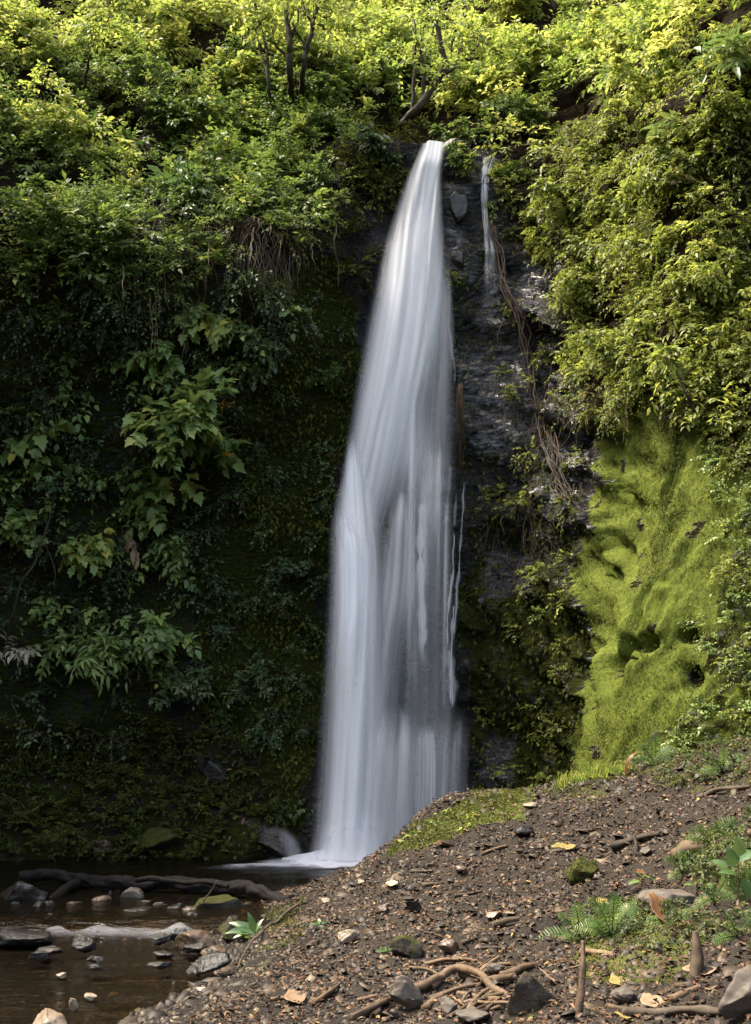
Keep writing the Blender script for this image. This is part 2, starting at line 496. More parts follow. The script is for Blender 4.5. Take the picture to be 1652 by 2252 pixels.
M['ground'] = ground_material()

def chip_mat(name, stops, rough=.6):
    m, nt, out = new_mat(name)
    b = NB(nt)
    c = b.ramp(b.attr('rnd'), stops)
    c2 = b.mix(b.math('MULTIPLY', b.noise(60, 3, .6, b.objco()), .5), c, (.03, .02, .012))
    b.l(b.bsdf(c2, rough, .4), out.inputs[0])
    return m
M['gravel'] = chip_mat('gravel', [(0, (0.0055, 0.0035, 0.0016)), (0.45, (0.0189, 0.0115, 0.0051)), (0.78, (0.0435, 0.0269, 0.0128)), (0.95, (0.0948, 0.0614, 0.0307)), (1, (0.2055, 0.1613, 0.0959))])
M['litter'] = chip_mat('litter', [(0, (0.0178, 0.0085, 0.0037)), (0.4, (0.0546, 0.025, 0.0098)), (0.75, (0.119, 0.0548, 0.022)), (0.95, (0.2382, 0.1173, 0.052)), (1, (0.3572, 0.2268, 0.055))])

def water_material():
    m, nt, out = new_mat('stream_water')
    b = NB(nt)
    co = b.objco((1.0, 3.0, 1.0))
    nor = b.bump(b.math('ADD', b.noise(3.5, 4, .6, co, .5), b.math('MULTIPLY', b.noise(14, 3, .5, co), .35)), .55, .05)
    fr = b.n('ShaderNodeFresnel'); fr.inputs[0].default_value = 1.33; b.l(nor, fr.inputs['Normal'])
    g = b.n('ShaderNodeBsdfGlossy'); g.inputs['Roughness'].default_value = .12; b.l(nor, g.inputs['Normal'])
    t = b.n('ShaderNodeBsdfTransparent'); t.inputs[0].default_value = (.50, .38, .22, 1)
    d = b.n('ShaderNodeBsdfDiffuse'); d.inputs[0].default_value = (.016, .012, .006, 1)
    m0 = b.n('ShaderNodeMixShader'); m0.inputs[0].default_value = .35; b.l(t.outputs[0], m0.inputs[1]); b.l(d.outputs[0], m0.inputs[2])
    mx = b.n('ShaderNodeMixShader'); b.l(fr.outputs[0], mx.inputs[0]); b.l(m0.outputs[0], mx.inputs[1]); b.l(g.outputs[0], mx.inputs[2])
    b.l(mx.outputs[0], out.inputs[0])
    return m
M['water'] = water_material()

def fall_material(name, cover=1.0, sx=15.0, sy=.16, thin=.75, col=(.93, .935, .95), base=.38):
    """falling water in threads: dense where the 'a' attribute is high, in streaks along the fall"""
    m, nt, out = new_mat(name)
    b = NB(nt)
    uv = b.n('ShaderNodeTexCoord').outputs['UV']
    mp = b.n('ShaderNodeMapping'); mp.inputs['Scale'].default_value = (sx, sy, 1); b.l(uv, mp.inputs[0])
    mp2 = b.n('ShaderNodeMapping'); mp2.inputs['Scale'].default_value = (sx * .3, sy * .8, 1); b.l(uv, mp2.inputs[0])
    s1 = b.noise(1.0, 4, .6, mp.outputs[0])
    s2 = b.noise(1.0, 3, .55, mp2.outputs[0])
    st = b.math('ADD', b.math('MULTIPLY', s1, .45), b.math('MULTIPLY', s2, .55))
    st = b.sstep(st, .5 - thin * .5, .5 + thin * .5)
    a = b.attr('a')
    al = b.math('MULTIPLY', a, b.math('ADD', base, b.math('MULTIPLY', st, .74)), clamp=True)
    al = b.math('MULTIPLY', al, cover, clamp=True)
    d = b.n('ShaderNodeBsdfDiffuse'); d.inputs[0].default_value = (*col, 1)
    t2 = b.n('ShaderNodeBsdfTranslucent'); t2.inputs[0].default_value = (*col, 1)
    m0 = b.n('ShaderNodeMixShader'); m0.inputs[0].default_value = .4; b.l(d.outputs[0], m0.inputs[1]); b.l(t2.outputs[0], m0.inputs[2])
    tr = b.n('ShaderNodeBsdfTransparent')
    mx = b.n('ShaderNodeMixShader'); b.l(al, mx.inputs[0]); b.l(tr.outputs[0], mx.inputs[1]); b.l(m0.outputs[0], mx.inputs[2])
    b.l(mx.outputs[0], out.inputs[0])
    return m
M['fall'] = fall_material('falling_water')
M['fall_thin'] = fall_material('thin_falling_water', 1.0, 34, .55, .5, base=.25)
M['trickle'] = fall_material('trickle_water', 1.0, 30, 2.0, .3, base=.02)
M['foam'] = fall_material('foam', 1.0, 2.2, 9.0, .6, (.88, .89, .92))

# ------------------------------------------------------------------ cliff, hillside: one sheet round the gorge
PLAN = [(3, -24), (-7, -21), (-10, -13), (-9.5, -3), (-8.6, 4), (-7.2, 9.5), (-5.2, 12.7), (-3.0, 13.5), (-1.2, 13.6), (-0.3, 13.45), (0.9, 13.4),
        (1.5, 12.9), (1.95, 12.0), (2.05, 10.8), (2.75, 9.9), (4.0, 8.6), (5.6, 6.6), (7.2, 2.0), (8.2, -6), (8, -14), (3, -24)]  # loop behind the camera is unseen, added to block low sky
_C = catmull(PLAN, 4000)
_A = np.concatenate([[0], np.cumsum(np.linalg.norm(np.diff(_C, axis=0), axis=1))])
def s_of(p):
    return _A[np.argmin(((_C - np.array(p)) ** 2).sum(1))]
S_L0, S_L1, S_F0, S_F1, S_B, S_N, S_R = [s_of(p) for p in ((-5.2, 12.7), (-1.2, 13.6), (-.3, 13.45), (.9, 13.4), (1.95, 12.0), (2.05, 10.8), (2.75, 9.9))]

def plan(s):
    p = np.stack([np.interp(s, _A, _C[:, 0]), np.interp(s, _A, _C[:, 1])], 1)
    e = .25
    q = np.stack([np.interp(s + e, _A, _C[:, 0]) - np.interp(s - e, _A, _C[:, 0]), np.interp(s + e, _A, _C[:, 1]) - np.interp(s - e, _A, _C[:, 1])], 1)
    t = unit(q)
    return p, np.stack([t[:, 1], -t[:, 0]], 1)

LZ = ([-2, 0, .5, 1.1, 2, 3.5, 5.2, 6.0, 6.8, 8, 9.2, 12, 30], [.9, .45, .15, -.55, -.85, -1.05, -.95, -.45, .15, -.05, -.8, -2.7, -15])
FZ = ([-2, 0, 9.95, 10.1, 10.4, 12, 30], [.2, 0, -1.27, -1.6, -2.6, -3.5, -16])
BZ = ([-2, 0, 5, 9, 12, 30], [0, 0, -.75, -1.7, -3.4, -16])
RZ = ([-2, 0, 2, 5, 9, 14, 30], [.3, 0, -.45, -1.4, -3.2, -6.2, -19])

def cliff_masks(s, z):
    wL = 1 - smooth(S_L1 - .5, S_F0 + .1, s)
    wR = smooth(S_B, S_N + .2, s)
    wF = smooth(S_L1 - .5, S_F0 + .1, s) * (1 - smooth(S_F1 - .35, S_F1 + .45, s))
    wB = np.clip(1 - wL - wR - wF, 0, 1)
    return wL, wF, wB, wR

HOLES = []      # (point, radius, depth): dark hollows in the moss wall
def cliff_at(s, z, detail=True):
    p, n = plan(s)
    wL, wF, wB, wR = cliff_masks(s, z)
    off = wL * np.interp(z, *LZ) + wF * np.interp(z, *FZ) + wB * np.interp(z, *BZ) + wR * np.interp(z, *RZ)
    P = np.column_stack([p + n * off[:, None], z])
    if detail:
        rock = np.clip(wF * .55 + wB, 0, 1)
        big = fbm(P * .55, 3, 3) * .42
        med = fbm(P * 1.9, 9, 4) * .13
        q = P.copy(); q[:, 2] += .8 * s + .12 * np.sin(P[:, 1] * 2)
        blk = fbm(q * np.array([1.3, 1.3, 3.4]), 21, 3)
        blk = np.floor(blk * 3.2) / 3.2 * .16 + np.floor(fbm(q * np.array([3.3, 3.3, 9.0]), 25, 2) * 2.5) / 2.5 * .06
        diag = np.column_stack([s * .80 - z * .6, s * .6 + z * .80, P[:, 1] * 0])     # grooves run down to the left
        groove = fbm(diag * np.array([2.4, .42, 1]), 31, 5, .6) * .035 + fbm(diag * np.array([9, 2.6, 1]), 35, 3) * .035 + fbm(P * 9, 37, 3) * .022
        crk = np.abs(vnoise(diag * np.array([1.25, .16, 1]) + 3.3, 41) + .12 * fbm(diag * np.array([4, 1.2, 1]), 43, 3))
        groove = groove - .05 * (1 - smooth(.0, .05, crk)) * (vnoise(diag * np.array([.8, .5, 1]), 45) > -.25)
        d = big * (wL * .9 + wB * .5 + wR * .09 + wF * .12) + med * (wL + wB * .8 + wR * .22 + wF * .35) + blk * 1.35 * rock + groove * wR * (z < 7)
        ledge = wF * (.16 * np.exp(-((z - 2.2) / .16) ** 2) * (s > S_F0 + .6) + .22 * np.exp(-((z - 4.6) / .3) ** 2) + .2 * np.exp(-((z - 8.0) / .25) ** 2))
        d = d + ledge
        lo = z < -.5
        d = np.where(lo, d * .3, d)
        for (c, r, dep) in HOLES:
            rr = (((s - c[0]) / r[0]) ** 2 + ((z - c[1]) / r[1]) ** 2) * (1 + .5 * fbm(P * 6, 55, 3))
            d = d - dep * np.exp(-rr ** 2)
        P[:, :2] += n * d[:, None]
        P[:, 2] += fbm(P * 1.2, 51, 3) * .10 * (z > 0)
    P[:, 2] *= 1 - .72 * smooth(5, -5, P[:, 1])      # unseen walls behind the camera, lowered to let sky light in
    return P

TOT = _A[-1]
sA, sB = s_of((-8.0, 6.5)), s_of((5.6, 6.6))
s_arr = np.concatenate([np.arange(0, sA, .6), np.arange(sA, sB, .045), np.arange(sB, TOT, .6), [TOT - 1e-4]])
z_arr = np.concatenate([np.arange(-1.6, 10.5, .045), np.arange(10.5, 20, .12), np.arange(20, 30.1, .5)])
SS, ZZ = np.meshgrid(s_arr, z_arr)
sf, zf = SS.ravel(), ZZ.ravel()
NU, NV = len(s_arr), len(z_arr)

def bvh_of(V, F):
    return BVHTree.FromPolygons([tuple(v) for v in V], [tuple(int(i) for i in f) for f in F])

# dark hollows in the moss wall: found on the bare sheet, then cut in
cs, cz = np.meshgrid(np.linspace(sA, sB, 220), np.linspace(-1.5, 12, 220))
CV = cliff_at(cs.ravel(), cz.ravel(), False)
cu, cv = project(CV)
for (u, v, rs, rz, dep) in ((1342, 1466, .12, .13, .7), (1372, 1448, .14, .15, .9), (1402, 1430, .13, .12, .8), (1430, 1410, .12, .08, .6), (1505, 1392, .09, .07, .4), (1345, 850, .12, .22, .5), (1530, 1470, .08, .12, .25), (1300, 960, .1, .14, .4),
                          (240, 270, .40, .28, .7), (280, 385, .32, .28, .7), (430, 325, .28, .24, .6), (425, 155, .32, .3, .6), (120, 420, .3, .2, .5), (560, 350, .25, .2, .5), (90, 205, .3, .25, .5)):
    k = np.argmin((cu - u) ** 2 + (cv - v) ** 2)
    HOLES.append(((cs.ravel()[k], cz.ravel()[k]), (rs, rz), dep))

CLV = cliff_at(sf, zf)
CLF = grid_faces(NU, NV)
pu, pv = project(CLV)
Z_TOP = [(-400, -1200), (2100, -1200), (2100, 40), (1650, 40), (1150, 330), (1060, 310), (960, 300), (880, 270), (840, 200), (600, 130), (200, 160), (-400, 170)]
Z_OVER = [(-400, 170), (200, 160), (600, 130), (830, 200), (790, 280), (760, 400), (690, 520), (620, 590), (560, 570), (440, 600), (250, 680), (-400, 690)]
Z_LEFT = [(-400, 640), (250, 620), (450, 600), (640, 640), (640, 760), (540, 850), (540, 1100), (430, 1250), (410, 1450), (390, 1580), (-400, 1640)]
Z_MOSSL = [(500, 640), (790, 560), (780, 900), (740, 1100), (715, 1400), (700, 1700), (640, 1870), (560, 1650), (430, 1600), (420, 1250), (540, 1100), (540, 850)]
Z_RIGHT = [(1060, 310), (1150, 330), (1650, 40), (2100, 40), (2100, 1150), (1650, 1050), (1550, 940), (1430, 870), (1370, 960), (1290, 960), (1240, 760), (1270, 560),
           (1170, 500), (1110, 520), (1090, 400)]
Z_MOSSR = [(1405, 900), (1560, 960), (1650, 1060), (1610, 1250), (1570, 1480), (1510, 1580), (1330, 1720), (1270, 1760), (1300, 1480), (1285, 1290), (1320, 1100), (1360, 980)]
Z_EDGE = [(1550, 960), (2100, 1100), (2100, 1780), (1330, 1780), (1350, 1700), (1510, 1580), (1570, 1480), (1610, 1250)]
Z_SCREE = [(-400, 1620), (390, 1560), (560, 1640), (650, 1870), (640, 1930), (-400, 1930)]
Z_ROCKR = [(970, 420), (1110, 440), (1240, 560), (1240, 760), (1300, 960), (1310, 1100), (1290, 1290), (1290, 1760), (1040, 1760), (1000, 1100)]
_wu, _wv = fbm(CLV * 1.3, 141, 4) * 38, fbm(CLV * 1.3, 147, 4) * 38
zu, zv = pu + _wu, pv + _wv          # ragged edges between the kinds of growth
GAPS = [[(175, 235), (310, 225), (330, 300), (250, 330), (180, 305)], [(225, 345), (305, 335), (335, 425), (240, 435)], [(385, 300), (440, 280), (480, 350), (420, 375)], [(375, 120), (465, 125), (455, 190), (385, 185)],
        [(70, 395), (160, 400), (170, 450), (80, 455)], [(530, 335), (600, 330), (600, 375), (540, 380)], [(60, 180), (130, 180), (130, 230), (60, 230)]]
open_ = np.ones(len(CLV))
for _p in GAPS: open_[in_poly(pu + _wu * .4, pv + _wv * .4, _p)] = 0.0
def zone(poly): return in_poly(zu, zv, poly).astype(float)
wL, wF, wB, wR = cliff_masks(sf, zf)
m_top = zone(Z_TOP)
soil = np.clip(m_top + zone(Z_OVER) * .7 + zone(Z_RIGHT) * .8 + zone(Z_EDGE) * .5 + zone(Z_SCREE) * .6 + (zf > 10.5), 0, 1)
soil = np.where((sf < sA) | (sf > sB), .8, soil)
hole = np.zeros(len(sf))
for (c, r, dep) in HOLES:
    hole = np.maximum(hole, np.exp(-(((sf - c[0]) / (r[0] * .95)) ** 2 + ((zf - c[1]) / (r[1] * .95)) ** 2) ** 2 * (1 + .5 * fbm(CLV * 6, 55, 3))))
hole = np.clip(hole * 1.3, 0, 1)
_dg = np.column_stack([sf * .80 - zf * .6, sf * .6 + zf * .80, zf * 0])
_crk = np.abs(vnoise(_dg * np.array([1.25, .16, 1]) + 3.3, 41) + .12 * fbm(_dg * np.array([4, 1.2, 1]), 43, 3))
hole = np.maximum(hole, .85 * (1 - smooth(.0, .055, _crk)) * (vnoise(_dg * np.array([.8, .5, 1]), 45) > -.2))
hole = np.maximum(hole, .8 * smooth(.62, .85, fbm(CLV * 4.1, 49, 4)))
soil = np.clip(soil + zone(Z_MOSSR) * hole, 0, 1)  # hollows and cracks: bare of moss, shade painted in with dark soil tone
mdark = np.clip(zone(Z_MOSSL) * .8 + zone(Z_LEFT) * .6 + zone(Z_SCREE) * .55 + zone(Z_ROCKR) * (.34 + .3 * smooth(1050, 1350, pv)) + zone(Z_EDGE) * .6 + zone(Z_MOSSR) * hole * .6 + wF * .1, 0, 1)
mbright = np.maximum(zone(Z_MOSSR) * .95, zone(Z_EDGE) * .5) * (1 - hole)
wet = np.zeros(len(sf))  # wet rock patches; their colour also carries the painted sheen
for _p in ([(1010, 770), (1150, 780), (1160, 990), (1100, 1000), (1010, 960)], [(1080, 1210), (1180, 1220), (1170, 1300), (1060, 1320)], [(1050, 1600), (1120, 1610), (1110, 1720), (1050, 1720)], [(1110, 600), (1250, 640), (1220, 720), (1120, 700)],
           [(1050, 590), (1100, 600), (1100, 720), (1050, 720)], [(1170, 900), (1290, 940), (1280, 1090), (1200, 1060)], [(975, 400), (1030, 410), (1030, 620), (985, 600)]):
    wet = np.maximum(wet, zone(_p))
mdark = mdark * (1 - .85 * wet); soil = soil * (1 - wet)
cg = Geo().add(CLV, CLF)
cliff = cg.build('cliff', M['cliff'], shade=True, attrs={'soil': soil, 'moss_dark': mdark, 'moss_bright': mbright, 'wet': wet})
tag(cliff, 'dark wet rock walls and steep slopes closing in the gorge', 'cliff', kind='structure')

# ------------------------------------------------------------------ ground: stream bed and bank in one sheet
ctl = []
for (u, v, y) in ((850, 1886, 10.6), (905, 1812, 10.4), (970, 1760, 10.4), (1050, 1735, 10.3), (1160, 1742, 10.2), (1260, 1712, 10.0), (1400, 1690, 9.4), (1650, 1630, 8.6),
                  (1000, 1900, 8.6), (1250, 1900, 8.1), (1500, 1900, 7.3), (900, 2000, 7.8), (1200, 2050, 6.8), (1600, 2050, 5.9), (800, 2100, 7.0),
                  (1000, 2200, 5.9), (1300, 2200, 5.4), (1600, 2200, 4.8), (1450, 1760, 8.6), (1150, 1800, 9.2), (640, 2200, 6.2), (1640, 1780, 7.6)):
    ctl.append(at_y(u, v, y))
for (u, v, z) in ((748, 1917, .03), (640, 1962, .02), (575, 2025, -.04), (505, 2095, -.11), (445, 2165, -.12), (300, 2240, -.13), (420, 2225, -.07)):
    ctl.append(at_z(u, v, z))
ctl += [np.array(p, float) for p in (
    (.2, 12.4, -.2), (1.0, 12.4, .35), (1.7, 11.7, .8), (2.4, 10.1, 1.1), (3.2, 9.0, 1.45), (4.5, 7.4, 1.7), (5.2, 5, 1.2),
    (0, 3, .12), (2, 3, .4), (-2, 4, -.12), (-2, 2, -.05), (3.5, 4, .75), (0, 0, .0), (3, 0, .4), (-3, 0, -.1), (-5.5, 5, -.1), (-5.5, 9, .0), (-5.8, 11.2, .1),
    (-3, 12, -.35), (-1.2, 12.3, -.35), (-.6, 12.6, -.3), (-3, 10.6, -.3), (-1.7, 10.7, -.2), (-3, 9.3, -.07), (-1.9, 9.2, -.06), (-4.3, 9.3, -.05),
    (-3, 8.3, -.33), (-2, 7.6, -.3), (-3, 6.6, -.28), (-2.1, 6.4, -.22), (-4.3, 7, -.25), (-4.5, 12.4, -.2), (-2.3, 5.3, -.17))]
ctl = np.array(ctl)
def _tps(A, B):
    r2 = ((A[:, None, :] - B[None, :, :]) ** 2).sum(-1)
    return .5 * r2 * np.log(np.maximum(r2, 1e-9))
_n = len(ctl)
_K = np.zeros((_n + 3, _n + 3))
_K[:_n, :_n] = _tps(ctl[:, :2], ctl[:, :2]) + np.eye(_n) * .02
_K[:_n, _n] = 1; _K[:_n, _n + 1:] = ctl[:, :2]
_K[_n, :_n] = 1; _K[_n + 1:, :_n] = ctl[:, :2].T
_W = np.linalg.solve(_K, np.concatenate([ctl[:, 2], np.zeros(3)]))
def ground_z(x, y, detail=True):
    q = np.stack([np.clip(x, -6, 5.4), np.clip(y, 0, 12.8)], 1)
    z = _tps(q, ctl[:, :2]) @ _W[:_n] + _W[_n] + q @ _W[_n + 1:]
    if detail:
        P = np.stack([x, y, x * 0], 1)
        up = smooth(-.15, .25, z)
        z = z + fbm(P * 1.7, 61, 4) * (.02 + .03 * up) + fbm(P * 6, 65, 4) * (.008 + .022 * up) - .03 * up * np.abs(vnoise(P * 3.1, 67))
    return z
gx = np.concatenate([np.arange(-60, -5, 3), np.arange(-5, 5, .04), np.arange(5, 61, 3)])
gy = np.concatenate([np.arange(-60, 3, 2.5), np.arange(3, 13.6, .04), np.arange(13.6, 60, 3)])
GX, GY = np.meshgrid(gx, gy)
gz = ground_z(GX.ravel(), GY.ravel())
GV = np.stack([GX.ravel(), GY.ravel(), gz], 1)
gu, gv_ = project(GV)
gu = gu + 30 * fbm(GV * np.array([2.3, 2.3, 0]), 151, 4); gv_ = gv_ + 16 * fbm(GV * np.array([2.3, 2.3, 0]), 157, 4)
gm = np.clip(in_poly(gu, gv_, [(840, 1895), (895, 1815), (1050, 1740), (1160, 1745), (1190, 1790), (1060, 1815), (960, 1850)]) * .95
             + in_poly(gu, gv_, [(1180, 1760), (1290, 1690), (1480, 1600), (1700, 1600), (1700, 1760), (1400, 1740)]) * .42
             + in_poly(gu, gv_, [(1230, 2080), (1360, 1990), (1480, 1990), (1560, 2080), (1500, 2160), (1280, 2160)]) * .55
             + in_poly(gu, gv_, [(560, 1990), (660, 1960), (650, 2090), (560, 2100)]) * .45, 0, 1) * ((GY.ravel() > 4) & (GY.ravel() < 13))
gwet = 1 - smooth(.0, .22, gz)
GF = grid_faces(len(gx), len(gy))
ground = Geo().add(GV, GF).build('ground', M['ground'], shade=True, attrs={'moss': gm, 'wet': gwet})
tag(ground, 'brown stony soil bank and dark stream bed below the cliff', 'ground', kind='structure')

BV_C = bvh_of(CLV, CLF)
BV_G = bvh_of(GV, GF)
def hit(u, v, what='cg', lift=0.0):
    """the point of cliff and ground seen at (u, v), with its normal and distance"""
    d = Vector(ray(u, v)); o = Vector(CAM)
    best = None
    for k, b in (('c', BV_C), ('g', BV_G)):
        if k in what:
            h = b.ray_cast(o, d)
            if h[0] is not None and (best is None or h[3] < best[2]): best = (np.array(h[0]), np.array(h[1]), h[3])
    if best is None: return at_y(u, v, 12.0), np.array([0, -1.0, 0]), 12.0
    p, n, t = best
    if n @ np.array(d) > 0: n = -n
    return p + n * lift, n, t
def gpt(u, v):
    return hit(u, v, 'g')[0]
def ground_at(x, y):
    return float(ground_z(np.array([x]), np.array([y]))[0])
PXM = lambda t: t / FPX      # metres per picture unit at distance t

# ------------------------------------------------------------------ water
def water_sheet(name, poly_x, poly_y, z, label, amp=.01):
    xs = np.arange(poly_x[0], poly_x[1], .06); ys = np.arange(poly_y[0], poly_y[1], .06)
    X, Y = np.meshgrid(xs, ys)
    P = np.stack([X.ravel() * 1.2, Y.ravel() * 4, X.ravel() * 0], 1)
    V = np.stack([X.ravel(), Y.ravel(), z(X.ravel(), Y.ravel()) + amp * fbm(P, 71, 3)], 1)
    o = Geo().add(V, grid_faces(len(xs), len(ys))).build(name, M['water'], shade=True)
    return tag(o, label, 'water', kind='structure')
def water_z(x, y):
    return -.125 + .125 * smooth(8.75, 9.25, y)
water_sheet('water', (-8, .9), (4.6, 14), water_z, 'dark brown pool and shallow stream running out below the waterfall')
# ------------------------------------------------------------------ waterfall
FALL_Y0, FALL_K = 13.02, .128
def fall_pt(u, v, fwd=0.0):
    d = ray(u, v)
    y0 = FALL_Y0 - fwd
    t = (y0 + FALL_K * CAM[2]) / (d[1] - FALL_K * d[2])
    return CAM + d * t

def stream(name, rows, parent, mat, fwd=0.0, bulge=.08, nu=28, step=9.0, top=.04, bot=.04, edge=(.3, .3), strength=1.0, curl=0.0, seed=0, wav=.012):
    """one sheet of falling water; rows give (v, left u, right u[, strength])"""
    rows = [tuple(r) + ((1.0,) if len(r) == 3 else ()) for r in rows]
    R = np.array(rows, float)
    vv = np.arange(R[0, 0], R[-1, 0] + .1, step)
    k = max(3, int(len(vv)))
    if name == 'strand' and len(vv) > 3:
        j = 1.7 * vnoise(np.stack([vv / 34.0, vv * 0 + seed, vv * 0], 1), 5) + .7 * vnoise(np.stack([vv / 11.0, vv * 0 + seed, vv * 0], 1), 6)
        jw = 1 + .7 * vnoise(np.stack([vv / 26.0, vv * 0 + seed, vv * 0], 1), 7)
    else: j, jw = vv * 0, vv * 0 + 1
    def sm(c):
        y = np.interp(vv, R[:, 0], R[:, c])
        w = min(14, max(2, int(len(vv) * .06)))
        yp = np.pad(y, (w, w), mode='edge')
        return np.convolve(yp, np.ones(2 * w + 1) / (2 * w + 1), 'valid')
    L, Rr, ST = sm(1), sm(2), sm(3)
    def wide(y):
        w = max(3, int(len(y) * .3)); yp = np.concatenate([2 * y[0] - y[w:0:-1], y, 2 * y[-1] - y[-2:-w - 2:-1]])
        return np.convolve(yp, np.hanning(2 * w + 1) / np.hanning(2 * w + 1).sum(), 'valid')
    mid, hw = (L + Rr) / 2 + j, (Rr - L) / 2 * jw
    L, Rr = mid - hw, mid + hw
    LW, RW = (wide(L), wide(Rr)) if len(vv) > 12 else (L, Rr)
    c = np.linspace(-1, 1, nu)
    V = []; A = []; UV = []
    length = 0
    prev = None
    for i, v in enumerate(vv):
        a, b = fall_pt(L[i], v, fwd), fall_pt(Rr[i], v, fwd)
        m = (a + b) / 2
        if prev is not None: length += np.linalg.norm(m - prev)
        prev = m
        t = i / max(1, len(vv) - 1)
        w = np.linalg.norm(b - a)
        row = a + (b - a) * ((c + 1) / 2)[:, None]
        x0 = row[:, 0].copy()
        row[:, 1] -= bulge * min(1.0, w) * (1 - c ** 2) + wav * vnoise(np.stack([c * w * 9 + 3 * seed, np.full(nu, length * .5), np.zeros(nu)], 1), seed) * 3
        if curl: row = row + (row - CAM) * (curl / 15.0) * max(0, 1 - t / .06) ** 2
        cc = (c + 1) / 2
        ed = smooth(0, edge[0], cc) * smooth(0, edge[1], 1 - cc)
        vert = (smooth(0, top, t) if top > 0 else 1) * (smooth(0, bot, 1 - t) if bot > 0 else 1)
        rag = .5 + .5 * vnoise(np.stack([c * w * 6 + seed, np.full(nu, .0), np.full(nu, 1.0)], 1), seed + 3)
        vert = vert if top <= .05 else smooth(0, top, t * (0.55 + rag * .9)) * (smooth(0, bot, 1 - t) if bot > 0 else 1)
        V.append(row); A.append(ed * vert * ST[i] * strength)
        aw, bw = fall_pt(LW[i], v, fwd)[0], fall_pt(RW[i], v, fwd)[0]
        cn = (x0 - (aw + bw) / 2) / max(.08, abs(bw - aw))
        UV.append(np.stack([cn * .95 + seed * 3.7, np.full(nu, length)], 1))
    return Geo().add(np.concatenate(V), grid_faces(nu, len(vv))).build(name, mat, parent, shade=True, attrs={'a': np.concatenate(A)}, uv=np.concatenate(UV))

fall = empty('waterfall', (0, 0, 0), 'tall silky white waterfall dropping over the dark cliff into the pool', 'waterfall')
# upper plunge, veils, and the bursts over the ledges
stream('main_stream', [(314, 934, 982), (324, 926, 980), (340, 915, 976), (365, 901, 972), (395, 888, 972), (430, 876, 976), (480, 862, 976), (560, 836, 984), (640, 820, 988), (720, 800, 984), (800, 786, 968), (900, 768, 940, .9),
                       (1000, 752, 950, .8), (1100, 736, 930, .65), (1200, 722, 900, .5)], fall, M['fall'], .0, .16, 40, top=.0, bot=.25, edge=(.34, .22), strength=1.05, curl=.55, seed=1)
stream('main_stream', [(430, 872, 966, .6), (560, 836, 972, .85), (700, 806, 975), (800, 788, 965), (900, 772, 932), (1000, 758, 905, .95), (1100, 744, 880, .85), (1180, 730, 850, .8), (1300, 722, 840, .8)],
       fall, M['fall'], .12, .16, 36, top=.12, bot=.2, edge=(.3, .5), strength=.95, seed=2)
stream('main_stream', [(940, 766, 790, .7), (1000, 758, 800), (1080, 742, 830), (1130, 722, 850), (1200, 720, 870), (1300, 716, 880), (1500, 704, 880), (1700, 690, 880), (1890, 674, 870)],
       fall, M['fall'], .22, .2, 40, top=.14, bot=.0, edge=(.36, .6), strength=1.35, seed=3)
stream('burst', [(1112, 732, 790, .9), (1140, 721, 815, 1.1), (1200, 726, 838, 1.1), (1320, 724, 845, 1.0), (1500, 712, 838, .6), (1700, 700, 830, .3)],
       fall, M['fall'], .32, .2, 30, top=.22, bot=.7, edge=(.42, .55), strength=1.5, seed=4)
stream('burst', [(1065, 868, 906, .9), (1100, 858, 912, 1.3), (1200, 832, 925, .8), (1300, 815, 935, 1.0), (1420, 800, 905, .6), (1600, 780, 895, .4), (1890, 750, 910, .45)],
       fall, M['fall'], .24, .12, 30, top=.08, bot=.0, edge=(.5, .5), strength=.85, seed=5)
stream('burst', [(1540, 848, 880, .8), (1580, 815, 930, 1.0), (1640, 790, 942, 1.0), (1760, 770, 948, .8), (1890, 750, 950, .75)], fall, M['fall'], .30, .16, 30, top=.3, bot=.0, edge=(.5, .4), strength=.75, seed=6)
stream('veil', [(560, 960, 990, .5), (700, 940, 1003, .45), (900, 890, 1003, .38), (1000, 880, 1005, .38), (1200, 880, 1005, .3), (1400, 880, 1005, .3), (1600, 870, 1010, .3), (1890, 860, 1000, .3)],
       fall, M['fall'], .04, .06, 30, top=.1, bot=.0, edge=(.2, .25), strength=1.0, seed=7)
stream('veil', [(885, 930, 952, .8), (930, 905, 962, .8), (1010, 900, 972, .6), (1150, 905, 965, .45), (1400, 905, 960, .35)], fall, M['fall'], .16, .1, 22, top=.35, bot=.5, edge=(.5, .5), strength=.8, seed=8)
stream('strand', [(1100, 918, 936, .8), (1200, 915, 934), (1350, 918, 936, .9), (1480, 924, 938, .6)], fall, M['fall_thin'], .2, .05, 8, top=.05, bot=.2, edge=(.4, .4), strength=1.1, seed=9)
stream('strand', [(985, 932, 985, .8), (1010, 928, 990, .6), (1100, 930, 985, .35), (1250, 935, 980, .25)], fall, M['fall_thin'], .12, .05, 14, top=.3, bot=.4, edge=(.45, .45), strength=.8, seed=10)
for k, (pts, w, st) in enumerate((([(1060, 1021), (1130, 1017), (1220, 1012), (1330, 1003), (1420, 998)], 7, .6), ([(1170, 1000), (1260, 996), (1360, 985), (1430, 986)], 9, .75), ([(1425, 988), (1480, 994), (1560, 996)], 22, .5),
                                  ([(1330, 1000), (1400, 994), (1450, 990), (1560, 995)], 9, .8), ([(1420, 978), (1480, 976), (1560, 975)], 8, .35), ([(1020, 990), (1100, 984), (1160, 980)], 8, .3),
                                  ([(1080, 1003), (1160, 1000)], 6, .35), ([(700, 985), (800, 1000), (850, 1000)], 6, .4))):
    stream('strand', [(v, u - w / 2, u + w / 2, 1) for v, u in pts], fall, M['fall_thin'], .10, .02, 6, step=7, top=.03, bot=.1, edge=(.4, .4), strength=st * .9, seed=20 + k)
